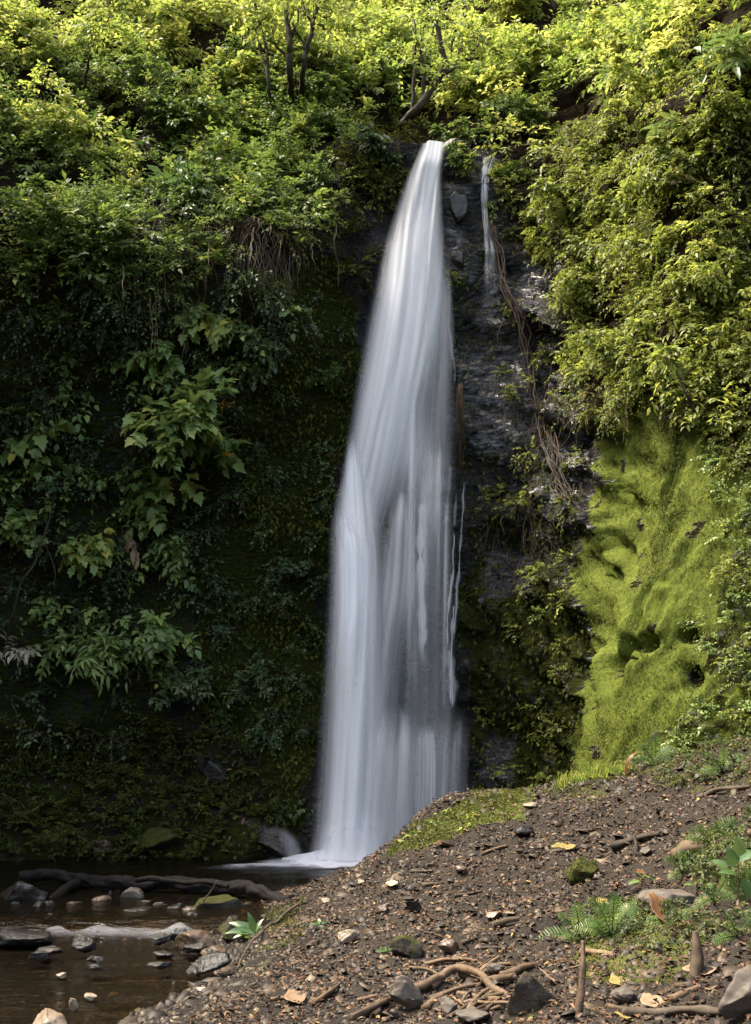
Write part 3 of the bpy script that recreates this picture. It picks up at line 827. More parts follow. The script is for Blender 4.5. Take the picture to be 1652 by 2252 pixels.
for k in range(13):
    u0 = rng.uniform(900, 1000); v0 = rng.uniform(880, 1250); v1 = v0 + rng.uniform(180, 480); w0 = rng.uniform(6, 20)
    stream('thread', [(v0, u0 - w0 / 2, u0 + w0 / 2, .8), ((v0 + v1) / 2, u0 - w0 * .7 - 3, u0 + w0 * .7 - 3), (v1, u0 - w0 - 6, u0 + w0 - 6, .5)], fall, M['fall_thin'], rng.uniform(.1, .24), .03, 8, top=.12, bot=.4, edge=(.5, .5), strength=rng.uniform(.35, .8), seed=60 + k)
stream('ledge_veil', [(1562, 960, 1034, .6), (1590, 952, 1036, .5), (1680, 940, 1036, .45), (1890, 930, 1034, .4)], fall, M['fall_thin'], .2, .06, 26, top=.3, bot=.0, edge=(.35, .35), strength=.95, seed=31)
stream('ledge_veil', [(1590, 915, 960, .8), (1680, 912, 968, .85), (1890, 905, 965, .8)], fall, M['fall_thin'], .28, .05, 18, top=.12, bot=.0, edge=(.2, .3), strength=.9, seed=32)

def sheet_patch(name, pts, mat, parent, z0=.02, bump=.03, seed=0, n=40, strength=1.0, foamy=3.0, zf=None, fade=.5):
    """a foamy patch lying on the water, its outline given by an ellipse of three picture points"""
    c, a, b = [at_z(u, v, z0) for u, v in pts]
    A, B = a - c, b - c
    g = np.linspace(-1, 1, n)
    X, Y = np.meshgrid(g, g)
    x, y = X.ravel(), Y.ravel()
    V = c + A * x[:, None] + B * y[:, None]
    r = np.sqrt(x ** 2 + y ** 2)
    base = zf(V[:, 0], V[:, 1]) if zf else z0
    V[:, 2] = base + .014 + bump * np.clip(1 - r, 0, 1) + .018 * fbm(V * np.array([3, 7, 1]) + seed, seed, 3) * np.clip(1 - r, 0, 1)
    al = strength * (1 - smooth(fade * .4, 1.0, r + .25 * fbm(V * foamy, seed + 4, 3)))
    uv = V[:, :2] * np.array([1.0, 1.0])
    return Geo().add(V, grid_faces(n, n)).build(name, mat, parent, shade=True, attrs={'a': al}, uv=uv)
sheet_patch('foam', [(740, 1893), (860, 1893), (740, 1912)], M['foam'], fall, 0.0, .12, 1, strength=6.0, fade=1.2)
sheet_patch('foam', [(720, 1897), (890, 1897), (720, 1914)], M['foam'], fall, 0.0, .03, 2, strength=1.6, fade=.6)
sheet_patch('foam', [(600, 1905), (760, 1900), (600, 1911)], M['foam'], fall, 0.0, .02, 3, strength=.9)
# splash standing up where the water lands, and spray at its left
stream('spray', [(1780, 692, 860, .2), (1850, 682, 868, .6), (1880, 672, 872, 1.0), (1896, 662, 874, 1.0)], fall, M['fall'], .50, .14, 30, step=6, top=.5, bot=.05, edge=(.3, .3), strength=.9, seed=41)
stream('spray', [(1815, 598, 622, .2), (1845, 612, 658, .45), (1880, 628, 668, .4), (1893, 630, 675, .4)], fall, M['fall'], .45, .2, 20, step=5, top=.3, bot=.1, edge=(.4, .4), strength=.7, seed=42)

# thin side trickle right of the lip: it clings to the rock
def cling(name, pts, parent, mat, off=.05, strength=1.0, nu=10, seed=0, top=.02, bot=.15):
    v = np.array([p[0] for p in pts], float); u = np.array([p[1] for p in pts], float); w = np.array([p[2] for p in pts], float)
    vv = np.arange(v[0], v[-1], 6.0)
    C, t0 = [], None
    for x in vv:
        p, nrm, t = hit(np.interp(x, v, u), x, 'c')
        C.append(p - ray(np.interp(x, v, u), x) * off)
    C = np.array(C)
    k = np.ones(5) / 5
    C = np.stack([np.convolve(np.pad(C[:, i], 2, mode='edge'), k, 'valid') for i in range(3)], 1)
    W = np.interp(vv, v, w) * np.array([np.linalg.norm(c - CAM) for c in C]) / FPX
    cc = np.linspace(-1, 1, nu)
    V = C[:, None, :] + np.array([1.0, 0, 0])[None, None, :] * (cc[None, :, None] * W[:, None, None] * .5)
    V[..., 1] -= .03 * (1 - cc ** 2)[None, :]
    t = np.linspace(0, 1, len(vv))[:, None]
    A = strength * smooth(0, .35, 1 - np.abs(cc))[None, :] * smooth(0, top, t) * smooth(0, bot, 1 - t)
    ln = np.concatenate([[0], np.cumsum(np.linalg.norm(np.diff(C, axis=0), axis=1))])
    UV = np.stack(np.broadcast_arrays(cc[None, :] * .5 * .3 + seed, ln[:, None]), -1)
    return Geo().add(V.reshape(-1, 3), grid_faces(nu, len(vv))).build(name, mat, parent, shade=True, attrs={'a': np.broadcast_to(A, (len(vv), nu)).ravel()}, uv=UV.reshape(-1, 2))
tr = empty('trickle', (0, 0, 0), 'thin white side trickle running down the rock right of the waterfall lip', 'waterfall')
cling('strand', [(342, 1078, 30), (380, 1068, 22), (440, 1065, 16), (500, 1068, 10), (620, 1075, 12)], tr, M['trickle'], .06, 1.2, seed=51, bot=.6)
cling('strand', [(400, 1066, 12), (480, 1070, 9), (560, 1078, 26), (690, 1080, 40)], tr, M['trickle'], .09, .7, seed=52, bot=.6)

# rapids below the log
rap = empty('rapids', (0, 0, 0), 'low white ripple of broken water crossing the stream below the stones', 'rapids')
for k, (c, a, b) in enumerate((((395, 2052), (475, 2048), (395, 2066)), ((330, 2046), (385, 2044), (330, 2062)), ((215, 2055), (305, 2052), (215, 2066)), ((130, 2055), (185, 2055), (130, 2064)), ((285, 2058), (460, 2056), (285, 2072)))):
    sheet_patch('foam', [c, a, b], M['foam'], rap, -.10, .05, 10 + k, strength=.36 if k < 4 else .2, zf=None, foamy=5)
# ------------------------------------------------------------------ plants in masses: clumps of leafy twigs over the slopes
CLN = np.zeros_like(CLV)
_q = CLV.reshape(NV, NU, 3)
_n1 = np.cross(np.gradient(_q, axis=1), np.gradient(_q, axis=0)).reshape(-1, 3)
CLN = unit(_n1)
_flip = np.einsum('ij,ij->i', CLN, CAM - CLV) < 0
CLN[_flip] *= -1
_cell = (np.gradient(s_arr)[None, :] * np.gradient(z_arr)[:, None]).ravel() * np.sqrt(1 + ((np.gradient(_q, axis=0)[..., :2] ** 2).sum(-1).ravel() / np.maximum(np.gradient(z_arr)[:, None] * np.ones(NU)[None, :], 1e-6).ravel() ** 2).clip(0, 4))
NOSE = ~((sf < sA) | (sf > sB))

def sample(poly, per_m2, thin=None, extra=None):
    m = in_poly(zu, zv, poly) & NOSE
    if extra is not None: m &= extra
    w = per_m2 * _cell * m * open_
    if thin is not None: w = w * thin
    k = np.repeat(np.arange(len(w)), np.floor(w + rng.random(len(w))).astype(int))
    return CLV[k] + rng.normal(0, .02, (len(k), 3)), CLN[k], k

def clump_sprays(C, N, r, per, out=.55, upw=.5):
    """twig bases and directions for round clumps at C on a surface facing N"""
    n = len(C)
    r = np.broadcast_to(r, (n,))
    d = unit(rng.normal(0, 1, (n, per, 3)) * .8 + N[:, None, :] * out + np.array([0, 0, upw]))
    o = C[:, None, :] + N[:, None, :] * (r * .35)[:, None, None] + d * (r[:, None] * rng.uniform(.2, .75, (n, per)))[..., None]
    return o.reshape(-1, 3), d.reshape(-1, 3), np.repeat(r, per)

def mass(name, mat, label, poly, dens, r, per, L, nleaf=9, aspect=.5, kind='simple', droop=.35, clump=1.0, seed=0, extra=None, out=.55, upw=.5, cat='undergrowth', twigmat=True, hue=.5, floor=.4):
    thin = smooth(.5 - clump * .5, .5 + clump * .25, .5 + .5 * fbm(CLV * 1.1, 80 + seed, 3)) * (1 - floor) + floor if clump else None
    C, N, k = sample(poly, dens, thin, extra)
    rr = r * rng.uniform(.6, 1.4, len(C))
    O, D, R = clump_sprays(C, N, rr, per, out, upw)
    base = np.clip(hue + .22 * fbm(C * .9, 90 + seed, 3) + rng.normal(0, .10, len(C)), 0, 1)
    base = np.clip(np.repeat(base, per) + rng.normal(0, .08, len(O)), 0, 1)
    g, t = Geo(), Geo()
    sprays(g, O, D, R * .8, nleaf, L, aspect, droop, kind, (0, -.25, 1), (t, .004) if twigmat else None, base)
    o = tag(g.build(name, mat), label, cat, kind='stuff')
    if twigmat and t.n:
        t.build('twigs', M['twig'], o)
    return o, C, N

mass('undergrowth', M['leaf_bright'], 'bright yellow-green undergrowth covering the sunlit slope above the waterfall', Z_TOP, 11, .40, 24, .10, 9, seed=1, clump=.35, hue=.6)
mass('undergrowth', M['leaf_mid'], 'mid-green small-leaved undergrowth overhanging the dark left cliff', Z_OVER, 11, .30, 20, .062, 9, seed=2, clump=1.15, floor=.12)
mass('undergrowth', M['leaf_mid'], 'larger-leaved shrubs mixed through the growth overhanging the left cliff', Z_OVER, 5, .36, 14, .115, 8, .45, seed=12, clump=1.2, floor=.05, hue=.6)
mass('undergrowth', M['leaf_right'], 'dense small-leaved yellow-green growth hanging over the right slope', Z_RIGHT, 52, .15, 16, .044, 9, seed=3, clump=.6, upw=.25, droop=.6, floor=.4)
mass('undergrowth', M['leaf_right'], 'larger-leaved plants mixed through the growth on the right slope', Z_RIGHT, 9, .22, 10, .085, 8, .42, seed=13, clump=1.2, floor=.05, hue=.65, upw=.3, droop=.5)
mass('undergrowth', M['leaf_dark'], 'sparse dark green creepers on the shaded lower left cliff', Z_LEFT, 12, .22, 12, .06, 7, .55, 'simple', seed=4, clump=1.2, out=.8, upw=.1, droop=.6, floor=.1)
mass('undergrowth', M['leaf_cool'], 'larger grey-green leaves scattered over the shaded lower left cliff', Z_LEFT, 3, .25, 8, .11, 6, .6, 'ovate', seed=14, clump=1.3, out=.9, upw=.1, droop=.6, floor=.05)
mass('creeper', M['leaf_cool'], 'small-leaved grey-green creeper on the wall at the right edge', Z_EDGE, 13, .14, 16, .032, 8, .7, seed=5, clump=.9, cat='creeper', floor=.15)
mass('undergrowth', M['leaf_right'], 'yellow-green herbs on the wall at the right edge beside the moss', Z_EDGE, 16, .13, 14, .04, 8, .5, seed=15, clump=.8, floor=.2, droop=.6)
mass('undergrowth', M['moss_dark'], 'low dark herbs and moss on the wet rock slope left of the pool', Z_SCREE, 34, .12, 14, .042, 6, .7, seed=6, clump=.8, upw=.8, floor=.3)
mass('undergrowth', M['moss_dark'], 'dim small-leaved growth in the black recess left of the waterfall lip', [(640, 480), (760, 420), (800, 280), (870, 270), (940, 280), (925, 350), (870, 480), (800, 640), (640, 660)], 26, .2, 14, .065, 7, seed=7, clump=.9, floor=.3)  # dark leaf colour paints in the shade of the recess
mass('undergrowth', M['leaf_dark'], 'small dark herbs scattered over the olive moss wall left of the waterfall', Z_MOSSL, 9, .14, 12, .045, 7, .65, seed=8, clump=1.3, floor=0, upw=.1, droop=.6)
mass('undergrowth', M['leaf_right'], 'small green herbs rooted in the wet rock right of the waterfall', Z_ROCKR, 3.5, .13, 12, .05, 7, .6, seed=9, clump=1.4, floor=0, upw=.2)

# moss: thousands of small hanging tufts
def moss_mass(name, mat, label, poly, dens, L, asp, thin_seed=None, clump=.6, down=.9, off=.02, hue=.55):
    thin = smooth(.5 - clump * .5, .5 + clump * .2, .5 + .5 * fbm(CLV * 2.2, thin_seed, 4)) if thin_seed else None
    thin = (1 if thin is None else thin) * (1 - hole)
    C, N, k = sample(poly, dens, thin)
    n = len(C)
    C = C + N * rng.uniform(0, off * 2, n)[:, None] + rng.normal(0, .015, (n, 3))
    D = unit(N * .55 + np.array([0, 0, -down]) + rng.normal(0, .45, (n, 3)))
    LL = L * rng.uniform(.5, 1.6, n)
    hv = np.clip(hue - .05 + .42 * fbm(C * 2.6, 97, 4) + rng.normal(0, .17, n), 0, 1)
    g = Geo()
    leaves(g, C, D, N + rng.normal(0, .4, (n, 3)), LL, LL * asp, 'simple', hv)
    return tag(g.build(name, mat), label, 'moss', kind='stuff')
_pv_all = _cell
moss_mass('moss', M['moss'], 'thick bright yellow-green moss blanket on the sloping right wall', Z_MOSSR, 3600, .020, .42, 111, .7)
moss_mass('moss', M['moss'], 'thin yellow-green moss among the creepers at the right edge', Z_EDGE, 900, .026, .42, 114, .9)
moss_mass('moss', M['moss_dark'], 'dark olive moss hanging on the wall just left of the waterfall', Z_MOSSL, 700, .06, .5, 112, .9)
moss_mass('moss', M['moss_dark'], 'patchy brown-green moss on the wet black rock right of the waterfall', Z_ROCKR, 420, .06, .45, 113, 1.2)

# dead grass and roots hanging in strands
def strands(name, mat, label, poly, dens, L, w, seed, clump=1.2, cat='dead grass', nseg=5, out=.12, sway=.10):
    thin = smooth(.5 - .5 * clump * .3, .5 + clump * .3, .5 + .5 * fbm(CLV * 1.3, seed, 3))
    C, N, k = sample(poly, dens, thin)
    n = len(C)
    LL = L * rng.uniform(.4, 1.5, n)
    t = np.linspace(0, 1, nseg)
    P = C[:, None, :] + N[:, None, :] * (out * np.sqrt(t))[None, :, None]
    P[..., 2] -= LL[:, None] * t[None, :]
    P[..., 0] += (rng.normal(0, sway, n)[:, None] * t + rng.normal(0, .02, (n, nseg)))
    P[..., 1] -= .03 + rng.uniform(0, .12, n)[:, None] * t
    S = np.array([1.0, 0, 0]) * w
    taper = (1 - t * .7)[None, :, None]
    V = np.stack([P - S * taper, P + S * taper], 2)
    f = grid_faces(2, nseg)
    F = (f[None] + (np.arange(n) * 2 * nseg)[:, None, None]).reshape(-1, 4)
    return tag(Geo().add(V.reshape(-1, 3), F, np.repeat(rng.random(n), 2 * nseg)).build(name, mat), label, cat, kind='stuff')
strands('dead_grass', M['dead'], 'brown dead grass and thin roots hanging under the left overhang', [(180, 420), (560, 300), (780, 260), (770, 480), (680, 560), (620, 640), (420, 680), (200, 640)], 170, .6, .005, 121, .7)
strands('dead_grass', M['dead'], 'brown dry stems hanging through the growth on the right slope', Z_RIGHT, 80, .34, .005, 122, .9, sway=.16)
strands('hanging_roots', M['dead'], 'reddish brown roots trailing over the wet rock right of the waterfall', [(1060, 600), (1200, 700), (1280, 960), (1270, 1400), (1200, 1500), (1080, 1250), (1050, 960)], 80, .5, .004, 123, 1.0, 'roots', sway=.12)
# ------------------------------------------------------------------ single shrubs, creepers and saplings
def shrub(u, v, rpx, label, mat, L=.09, n=14, per=18, nleaf=8, aspect=.5, kind='simple', droop=.35, name='shrub', cat='shrub', flat=.75, out=.55, upw=.5,
          push=.45, group=None, hue=.55, stems=True, flowers=None):
    p, nr, t = hit(u, v, 'c')
    R = rpx * PXM(t)
    o = empty(name, p, label, cat, group)
    c0 = p - ray(u, v) * R * (push + .2)
    d = unit(rng.normal(0, 1, (n, 3)))
    C = c0 + d * R * np.array([1.15, .8, flat]) * (rng.uniform(.1, 1.15, (n, 1)))
    O, D, RR = clump_sprays(C, np.repeat((nr * .5 + np.array([0, -.5, 0]))[None], n, 0), R * rng.uniform(.18, .44, n), per, out, upw)
    h = np.clip(np.repeat(np.clip(hue + rng.normal(0, .14, n), 0, 1), per) + rng.normal(0, .08, len(O)), 0, 1)
    g, s = Geo(), Geo()
    sprays(g, O, D, np.maximum(RR * .75, L * 1.2), nleaf, L, aspect, droop, kind, (0, -.35, 1), (s, .004), h)
    g.build('foliage', mat, o, p)
    if stems:
        for k in range(0, n, 2):
            m = (p + C[k]) / 2 + rng.normal(0, R * .08, 3)
            tube(s, [p - nr * .1, m, C[k]], .012, .005, 5, 7, rnd=rng.random())
    s.build('stem', M['twig'], o, p)
    if flowers:
        for (fu, fv, fr) in flowers:
            t2 = np.linalg.norm(c0 - CAM) - R * .55
            c = CAM + ray(fu, fv) * t2
            f = Geo()
            m = 60
            r = fr * PXM(t2)
            P = c + rng.normal(0, 1, (m, 3)) * r * np.array([1, .7, .28])
            leaves(f, P, unit(rng.normal(0, 1, (m, 3)) + np.array([0, 0, .8])), rng.normal(0, 1, (m, 3)), .018, .015, 'simple')
            tube(f, [c - np.array([0, 0, r * .3]), c - np.array([0, -.05, r * 1.6])], .004, .003, 4, 4, rnd=0)
            f.build('flower_head', M['flower'], o, p)
    return o

B_, MD, RT, DK, CO = M['leaf_bright'], M['leaf_mid'], M['leaf_right'], M['leaf_dark'], M['leaf_cool']
BUSH = 'bushes on the sunlit slopes'
for a in (
    (120, 315, 105, 'bright yellow-green shrub spilling over the overhang at the left edge', B_, .10, 20),
    (262, 362, 58, 'lime-tipped leafy branch reaching out over a black gap in the left overhang', B_, .095, 10),
    (250, 205, 82, 'wide mid-green bush beside the leaning sapling on the upper left slope', MD, .09, 16),
    (70, 118, 62, 'pale yellow-green bush in the upper left corner below the dry grass', B_, .1, 12),
    (330, 85, 95, 'glowing lime-yellow bush at the top of the upper left slope', B_, .12, 16),
    (528, 172, 72, 'rounded lime-green bush standing out in front of the dark slender saplings', B_, .105, 16),
    (495, 285, 72, 'flat layered light green bush in the middle of the left overhang', B_, .095, 14),
    (390, 265, 60, 'shaded mid-green bush between two black gaps of the left overhang', MD, .09, 12),
    (690, 215, 66, 'dark leafy bush round the feet of the slender saplings', MD, .085, 14),
    (640, 385, 62, 'olive bush with dry stems at the low right tip of the left overhang', MD, .08, 13),
    (590, 445, 66, 'drooping brownish bush under the low middle of the left overhang', MD, .075, 14),
    (500, 455, 62, 'shaded bush hanging right of the silvery shrub under the overhang', MD, .075, 13),
    (690, 445, 52, 'small dim bush on the lower right edge of the left overhang', MD, .07, 11),
    (835, 330, 50, 'dark leafy bush in the black recess at the left of the waterfall lip', DK, .07, 11),
    (1010, 300, 50, 'bright low bush growing over the rock right above the waterfall lip', MD, .08, 10),
    (1600, 260, 90, 'brown-stemmed bush at the right edge below the lance-leaved sprig', RT, .075, 18),
    (1130, 18, 95, 'pale bright bush filling the top of the gully above the side trickle', B_, .11, 18),
    (1060, 215, 72, 'loose bright bush in the gully just behind the waterfall lip', B_, .10, 14),
    (1110, 110, 70, 'light green bush in the middle of the gully above the lip', B_, .10, 14),
    (728, 300, 55, 'loose thin bush at the edge of the black recess beside the waterfall lip', MD, .08, 12),
    (80, 480, 90, 'dull green bush hanging below the bright shrub at the left edge', MD, .085, 15),
    (245, 520, 70, 'small-leaved drooping bush below the silvery shrub of the left overhang', MD, .075, 14),
    (860, 110, 80, 'feathery light green bush behind the forked leaning tree', B_, .10, 14),
    (1190, 150, 95, 'glowing yellow bush on the crest right of the waterfall notch', B_, .11, 18),
    (1165, 265, 62, 'rounded green bush on the right lip just above the side trickle', MD, .08, 13),
    (1330, 120, 95, 'tall bright bush on the right slope left of the dark trunk', B_, .095, 18),
    (1460, 190, 95, 'broad bright green bush on the upper right slope under the dark trunk', B_, .085, 18),
    (1320, 330, 88, 'mounded olive-green bush in the middle of the right slope', RT, .075, 18),
    (1250, 440, 72, 'green bush hanging over the black crevice right of the trickle', RT, .075, 15),
    (1500, 390, 95, 'leafy bush with brown twigs on the far right slope', RT, .08, 18),
    (1420, 540, 95, 'thick olive bush halfway down the right slope', RT, .07, 18),
    (1300, 640, 75, 'overhanging small-leaved bush at the inner edge of the right slope', RT, .07, 16),
    (1565, 620, 92, 'rough yellow-green bush at the right edge halfway down', RT, .075, 17),
    (1385, 760, 85, 'low bush with dead stems just above the moss wall', RT, .065, 16),
    (1560, 830, 88, 'tangled low bush above the right side of the moss wall', RT, .065, 16),
    (1010, 355, 38, 'small green plant growing on the rock between the lip and the trickle', MD, .07, 8),
    (1120, 395, 42, 'dark small bush clinging beside the side trickle', MD, .07, 9),
    (1195, 540, 42, 'mossy hanging bush at the top of the black crevice', RT, .06, 9),
):
    shrub(a[0], a[1], a[2], a[3], a[4], a[5], a[6], group=BUSH, hue=.62 if a[4] is B_ else .55, upw=.2 if a[4] is RT else .5, droop=.6 if a[4] is RT else .4, push=-.05 if a[4] is RT else .2)
shrub(375, 425, 72, 'shrub with large silvery glossy leaves hanging in the middle of the left overhang', M['leaf_gloss'], .20, 9, 8, 6, .38, 'ovate', .3, hue=.6)
shrub(410, 960, 112, 'lobed-leaved green shrub with orange flower heads on the dark left cliff', CO, .17, 15, 7, 6, .8, 'lobed', .3, name='flowering_shrub', flat=.85, push=.8, hue=.55,
      flowers=[(457, 874, 11), (488, 890, 12), (437, 921, 14), (370, 934, 8), (345, 979, 7), (502, 1000, 6)])
shrub(370, 1215, 52, 'drooping spray of dark blue-green leaves below the flowering shrub', CO, .11, 7, 7, 7, .5, 'ovate', .7, upw=-.1, push=.7, hue=.35)
shrub(345, 1060, 55, 'hanging fringe of big heart-shaped leaves at the foot of the flowering shrub', CO, .16, 6, 5, 5, .85, 'lobed', .6, upw=-.1, push=.8, hue=.6)
shrub(215, 1440, 75, 'plant with long narrow leaves low on the dark left cliff', CO, .16, 9, 8, 6, .28, 'ovate', .5, name='leafy_plant', cat='plant', hue=.5, upw=.2)
shrub(65, 1432, 40, 'cluster of pale dried leaves at the far left of the dark cliff', M['pale_leaf'], .14, 4, 4, 5, .3, 'ovate', .5, name='leafy_plant', cat='plant', upw=.1)
shrub(60, 1165, 58, 'ivy-like creeper with lobed leaves at the left edge of the dark cliff', CO, .10, 8, 8, 6, .9, 'lobed', .5, name='creeper', cat='creeper', upw=0, push=.25, hue=.4)
shrub(190, 1215, 52, 'brighter green ivy-like creeper left of the dead brown leaves', CO, .11, 8, 8, 6, .9, 'lobed', .5, name='creeper', cat='creeper', upw=0, push=.3, hue=.75)
shrub(335, 1395, 58, 'creeper with broad grey-green leaves low on the left cliff', CO, .13, 8, 7, 6, .6, 'ovate', .5, name='creeper', cat='creeper', upw=.1, hue=.45)
shrub(440, 690, 42, 'climbing vine with round pale leaves below the left overhang', CO, .13, 7, 5, 5, .85, 'lobed', .6, name='creeper', cat='creeper', upw=-.2, push=.3, hue=.8, flat=1.6)
shrub(350, 790, 42, 'blue-green vine with large soft leaves above the flowering shrub', CO, .16, 6, 5, 5, .7, 'lobed', .6, name='creeper', cat='creeper', upw=-.2, push=.3, hue=.5)
shrub(80, 960, 55, 'vine with a few large pale leaves at the upper left of the dark cliff', CO, .20, 4, 3, 4, .8, 'lobed', .6, name='creeper', cat='creeper', upw=-.2, hue=.6)
shrub(575, 770, 60, 'small-leaved creeper spreading beside the olive moss left of the waterfall', DK, .08, 10, 10, 7, .7, 'ovate', .5, name='creeper', cat='creeper', push=.2, upw=0, hue=.7)
shrub(725, 830, 42, 'dim mossy bush growing close to the left side of the waterfall', MD, .05, 9, 14, 7, .6, push=.3, hue=.35)
shrub(650, 1260, 34, 'dim bush on the moss wall beside the middle of the waterfall', DK, .05, 7, 12, 7, .6, push=.3, hue=.7)
shrub(420, 1515, 60, 'dark ferny bush low on the left cliff over the black hollow', DK, .08, 9, 12, 7, .5, push=.3, hue=.8)
shrub(560, 1490, 60, 'dim small-leaved bush on the lower wall left of the waterfall', DK, .055, 9, 12, 7, .6, push=.25, hue=.7)
shrub(1600, 140, 52, 'sprig of long bright lance leaves at the upper right edge', M['leaf_gloss'], .22, 5, 4, 5, .28, 'ovate', .3, name='leafy_plant', cat='plant', push=.9, hue=.9)
shrub(1480, 300, 30, 'plant with a few large pale leaves on the right slope', M['leaf_gloss'], .2, 3, 4, 4, .6, 'ovate', .4, name='leafy_plant', cat='plant', push=.9, hue=.9)

def sapling(label, trunk, r, branches=(), crown=(), mat=None, L=.09, y=None, name='sapling', per=22, hue=.6, nleaf=8, lift=.95):
    """a slender tree: trunk and branches through picture points at its own distance, crown of leafy twigs"""
    p, nr, t = hit(*trunk[0], 'c')
    yy = (p[1] if y is None else y) - lift
    o = empty(name, p, label, 'tree')
    Q = [p] + [at_y(a, b, yy) for a, b in trunk[1:]]
    g = Geo(); tube(g, Q, r, r * .45, 7, 26, .03, 3, rnd=.3, bark=.2); g.build('trunk', M['bark'], o, p)
    ends = [Q[-1]]
    for br in branches:
        g = Geo(); W = [at_y(a, b, yy - .02 * k) for k, (a, b) in enumerate(br)]
        tube(g, W, r * .5, r * .2, 5, 14, .03, 7, rnd=.3); g.build('branch', M['bark'], o, p); ends.append(W[-1])
    C = np.array([at_y(a, b, yy + rng.uniform(-.5, .4)) for a, b, _ in crown])
    if len(C):
        rr = np.array([c[2] for c in crown]) * yy / FPX
        O, D, R = clump_sprays(C, np.repeat(np.array([[0, -.6, .2]]), len(C), 0), rr, per, .3, .3)
        gg, tt = Geo(), Geo()
        sprays(gg, O, D, R * .8, nleaf, L, .5, .35, 'simple', (0, -.3, 1), (tt, .005), hue)
        for c in C:
            e = min(Q[1:] + ends, key=lambda q: np.linalg.norm(q - c))
            tube(tt, [e, (e + c) / 2 + np.array([0, 0, .05]), c], .012, .005, 4, 6)
        gg.build('crown', mat or B_, o, p); tt.build('twigs', M['twig'], o, p)
    return o
sapling('slender dark sapling with a curved stem, leftmost of three above the overhang', [(598, 260), (592, 200), (585, 110), (560, 0), (545, -90)], .035, [[(588, 150), (570, 100), (560, 70)]], [(545, 20, 45), (575, 60, 35), (600, 20, 40), (540, -60, 50)])
sapling('straight dark sapling, middle and thickest of three above the overhang', [(637, 250), (638, 150), (633, 60), (628, 0), (620, -100)], .06, [[(636, 130), (610, 100), (600, 60)], [(634, 90), (650, 60), (655, 20)]], [(610, 10, 45), (650, 20, 45), (625, -50, 60)])
sapling('forked dark sapling leaning right, rightmost of three above the overhang', [(655, 245), (668, 150), (672, 115), (690, 50), (702, 0), (715, -90)], .05, [[(672, 110), (655, 70), (640, 50)], [(688, 55), (672, 25), (668, 0)]], [(720, 40, 45), (690, 0, 50), (735, -30, 60), (745, 90, 40)])
sapling('thin sapling leaning right in the upper left slope', [(182, 215), (200, 120), (215, 60), (240, 10), (255, -60)], .02, [[(212, 70), (225, 60), (240, 40)]], [(235, 20, 45), (200, 60, 38), (260, -20, 60)])
sapling('forked leaning tree with bare dark limbs behind the waterfall lip', [(872, 282), (905, 255), (948, 200), (968, 165), (974, 130), (963, 60), (955, 20)], .075,
        [[(948, 200), (975, 160), (990, 130), (997, 80)], [(905, 250), (912, 190), (914, 120), (910, 40)], [(968, 165), (1000, 150), (1015, 110)], [(935, 215), (932, 150), (925, 110)]],
        [(905, 60, 60), (960, 70, 60), (1000, 60, 55), (930, 130, 45), (870, 150, 55), (985, 170, 45), (940, 20, 60)], hue=.5, L=.08, lift=1.1)
sapling('dark thick trunk leaning at the top right above the bushes', [(1428, 40), (1420, 0), (1412, -80), (1400, -200)], .16, [], [(1440, -60, 60), (1390, -90, 60)], lift=.6)
sapling('bundle of bare bamboo-like canes leaning at the top right of the notch', [(1245, 50), (1225, 20), (1205, -10), (1180, -60)], .03, [[(1245, 50), (1238, 10), (1220, -40)], [(1250, 60), (1262, 20), (1250, -30)], [(1240, 45), (1215, 15), (1190, 0)]], [(1180, -70, 40)], name='bamboo', lift=.5)
sapling('thin bare stem leaning across the bushes above the moss wall', [(1532, 920), (1515, 880), (1490, 830), (1462, 780)], .016, [[(1525, 905), (1512, 860), (1478, 800)]], [(1462, 790, 22)], mat=RT, lift=.35, name='bare_stem')
sapling('thin dark stem leaning at the far left of the lower cliff', [(5, 1440), (40, 1300), (80, 1230), (110, 1130), (128, 1060)], .018, [[(80, 1230), (75, 1180), (60, 1120)], [(100, 1190), (120, 1260), (122, 1300)]], [(115, 1080, 30)], mat=DK, lift=.35, name='bare_stem', L=.07)

# hanging vines, the long root bundle and the dry tuft
def vine(label, pts, r, name='hanging_vine', cat='vine', mat='twig', lift=.5, group=None, leafy=None):
    p, n, t = hit(*pts[0], 'c')
    y = p[1] - lift
    Q = [p + n * .02] + [at_y(a, b, y + .05 * k) for k, (a, b) in enumerate(pts[1:])]
    g = Geo(); C = tube(g, Q, r, r * .5, 5, 24, .03, int(pts[0][0]), rnd=.7)
    o = empty(name, p, label, cat, group)
    g.build('stem', M[mat], o, p)
    if leafy:
        f = Geo(); m = 30; i = rng.integers(4, 24, m)
        leaves(f, C[i], rng.normal(0, 1, (m, 3)), np.array([0, -.5, 1.0]) + rng.normal(0, .3, (m, 3)), .07, .04, 'simple', .6)
        f.build('foliage', leafy, o, p)
    return o
vine('leafy vine tip arching out of the silvery shrub on the left overhang', [(430, 405), (465, 425), (480, 460), (482, 490), (478, 515)], .008, leafy=B_, lift=.6)
for u0, v0, pts in ((508, 440, [(505, 500), (497, 580), (497, 640), (494, 660)]), (535, 460, [(528, 540), (518, 620), (515, 650)]), (590, 470, [(596, 510), (602, 525)]), (740, 480, [(738, 520), (744, 580), (746, 635)]),
                    (462, 500, [(458, 560), (452, 640)]), (620, 480, [(618, 540), (612, 600)]), (270, 560, [(272, 620), (268, 680)]), (560, 480, [(553, 560), (547, 600)]), (690, 500, [(688, 560), (690, 600)])):
    vine('thin bare vine hanging from the overhang against the dark left cliff', [(u0, v0)] + pts, .009, lift=.75, group='bare vines hanging from the left overhang')
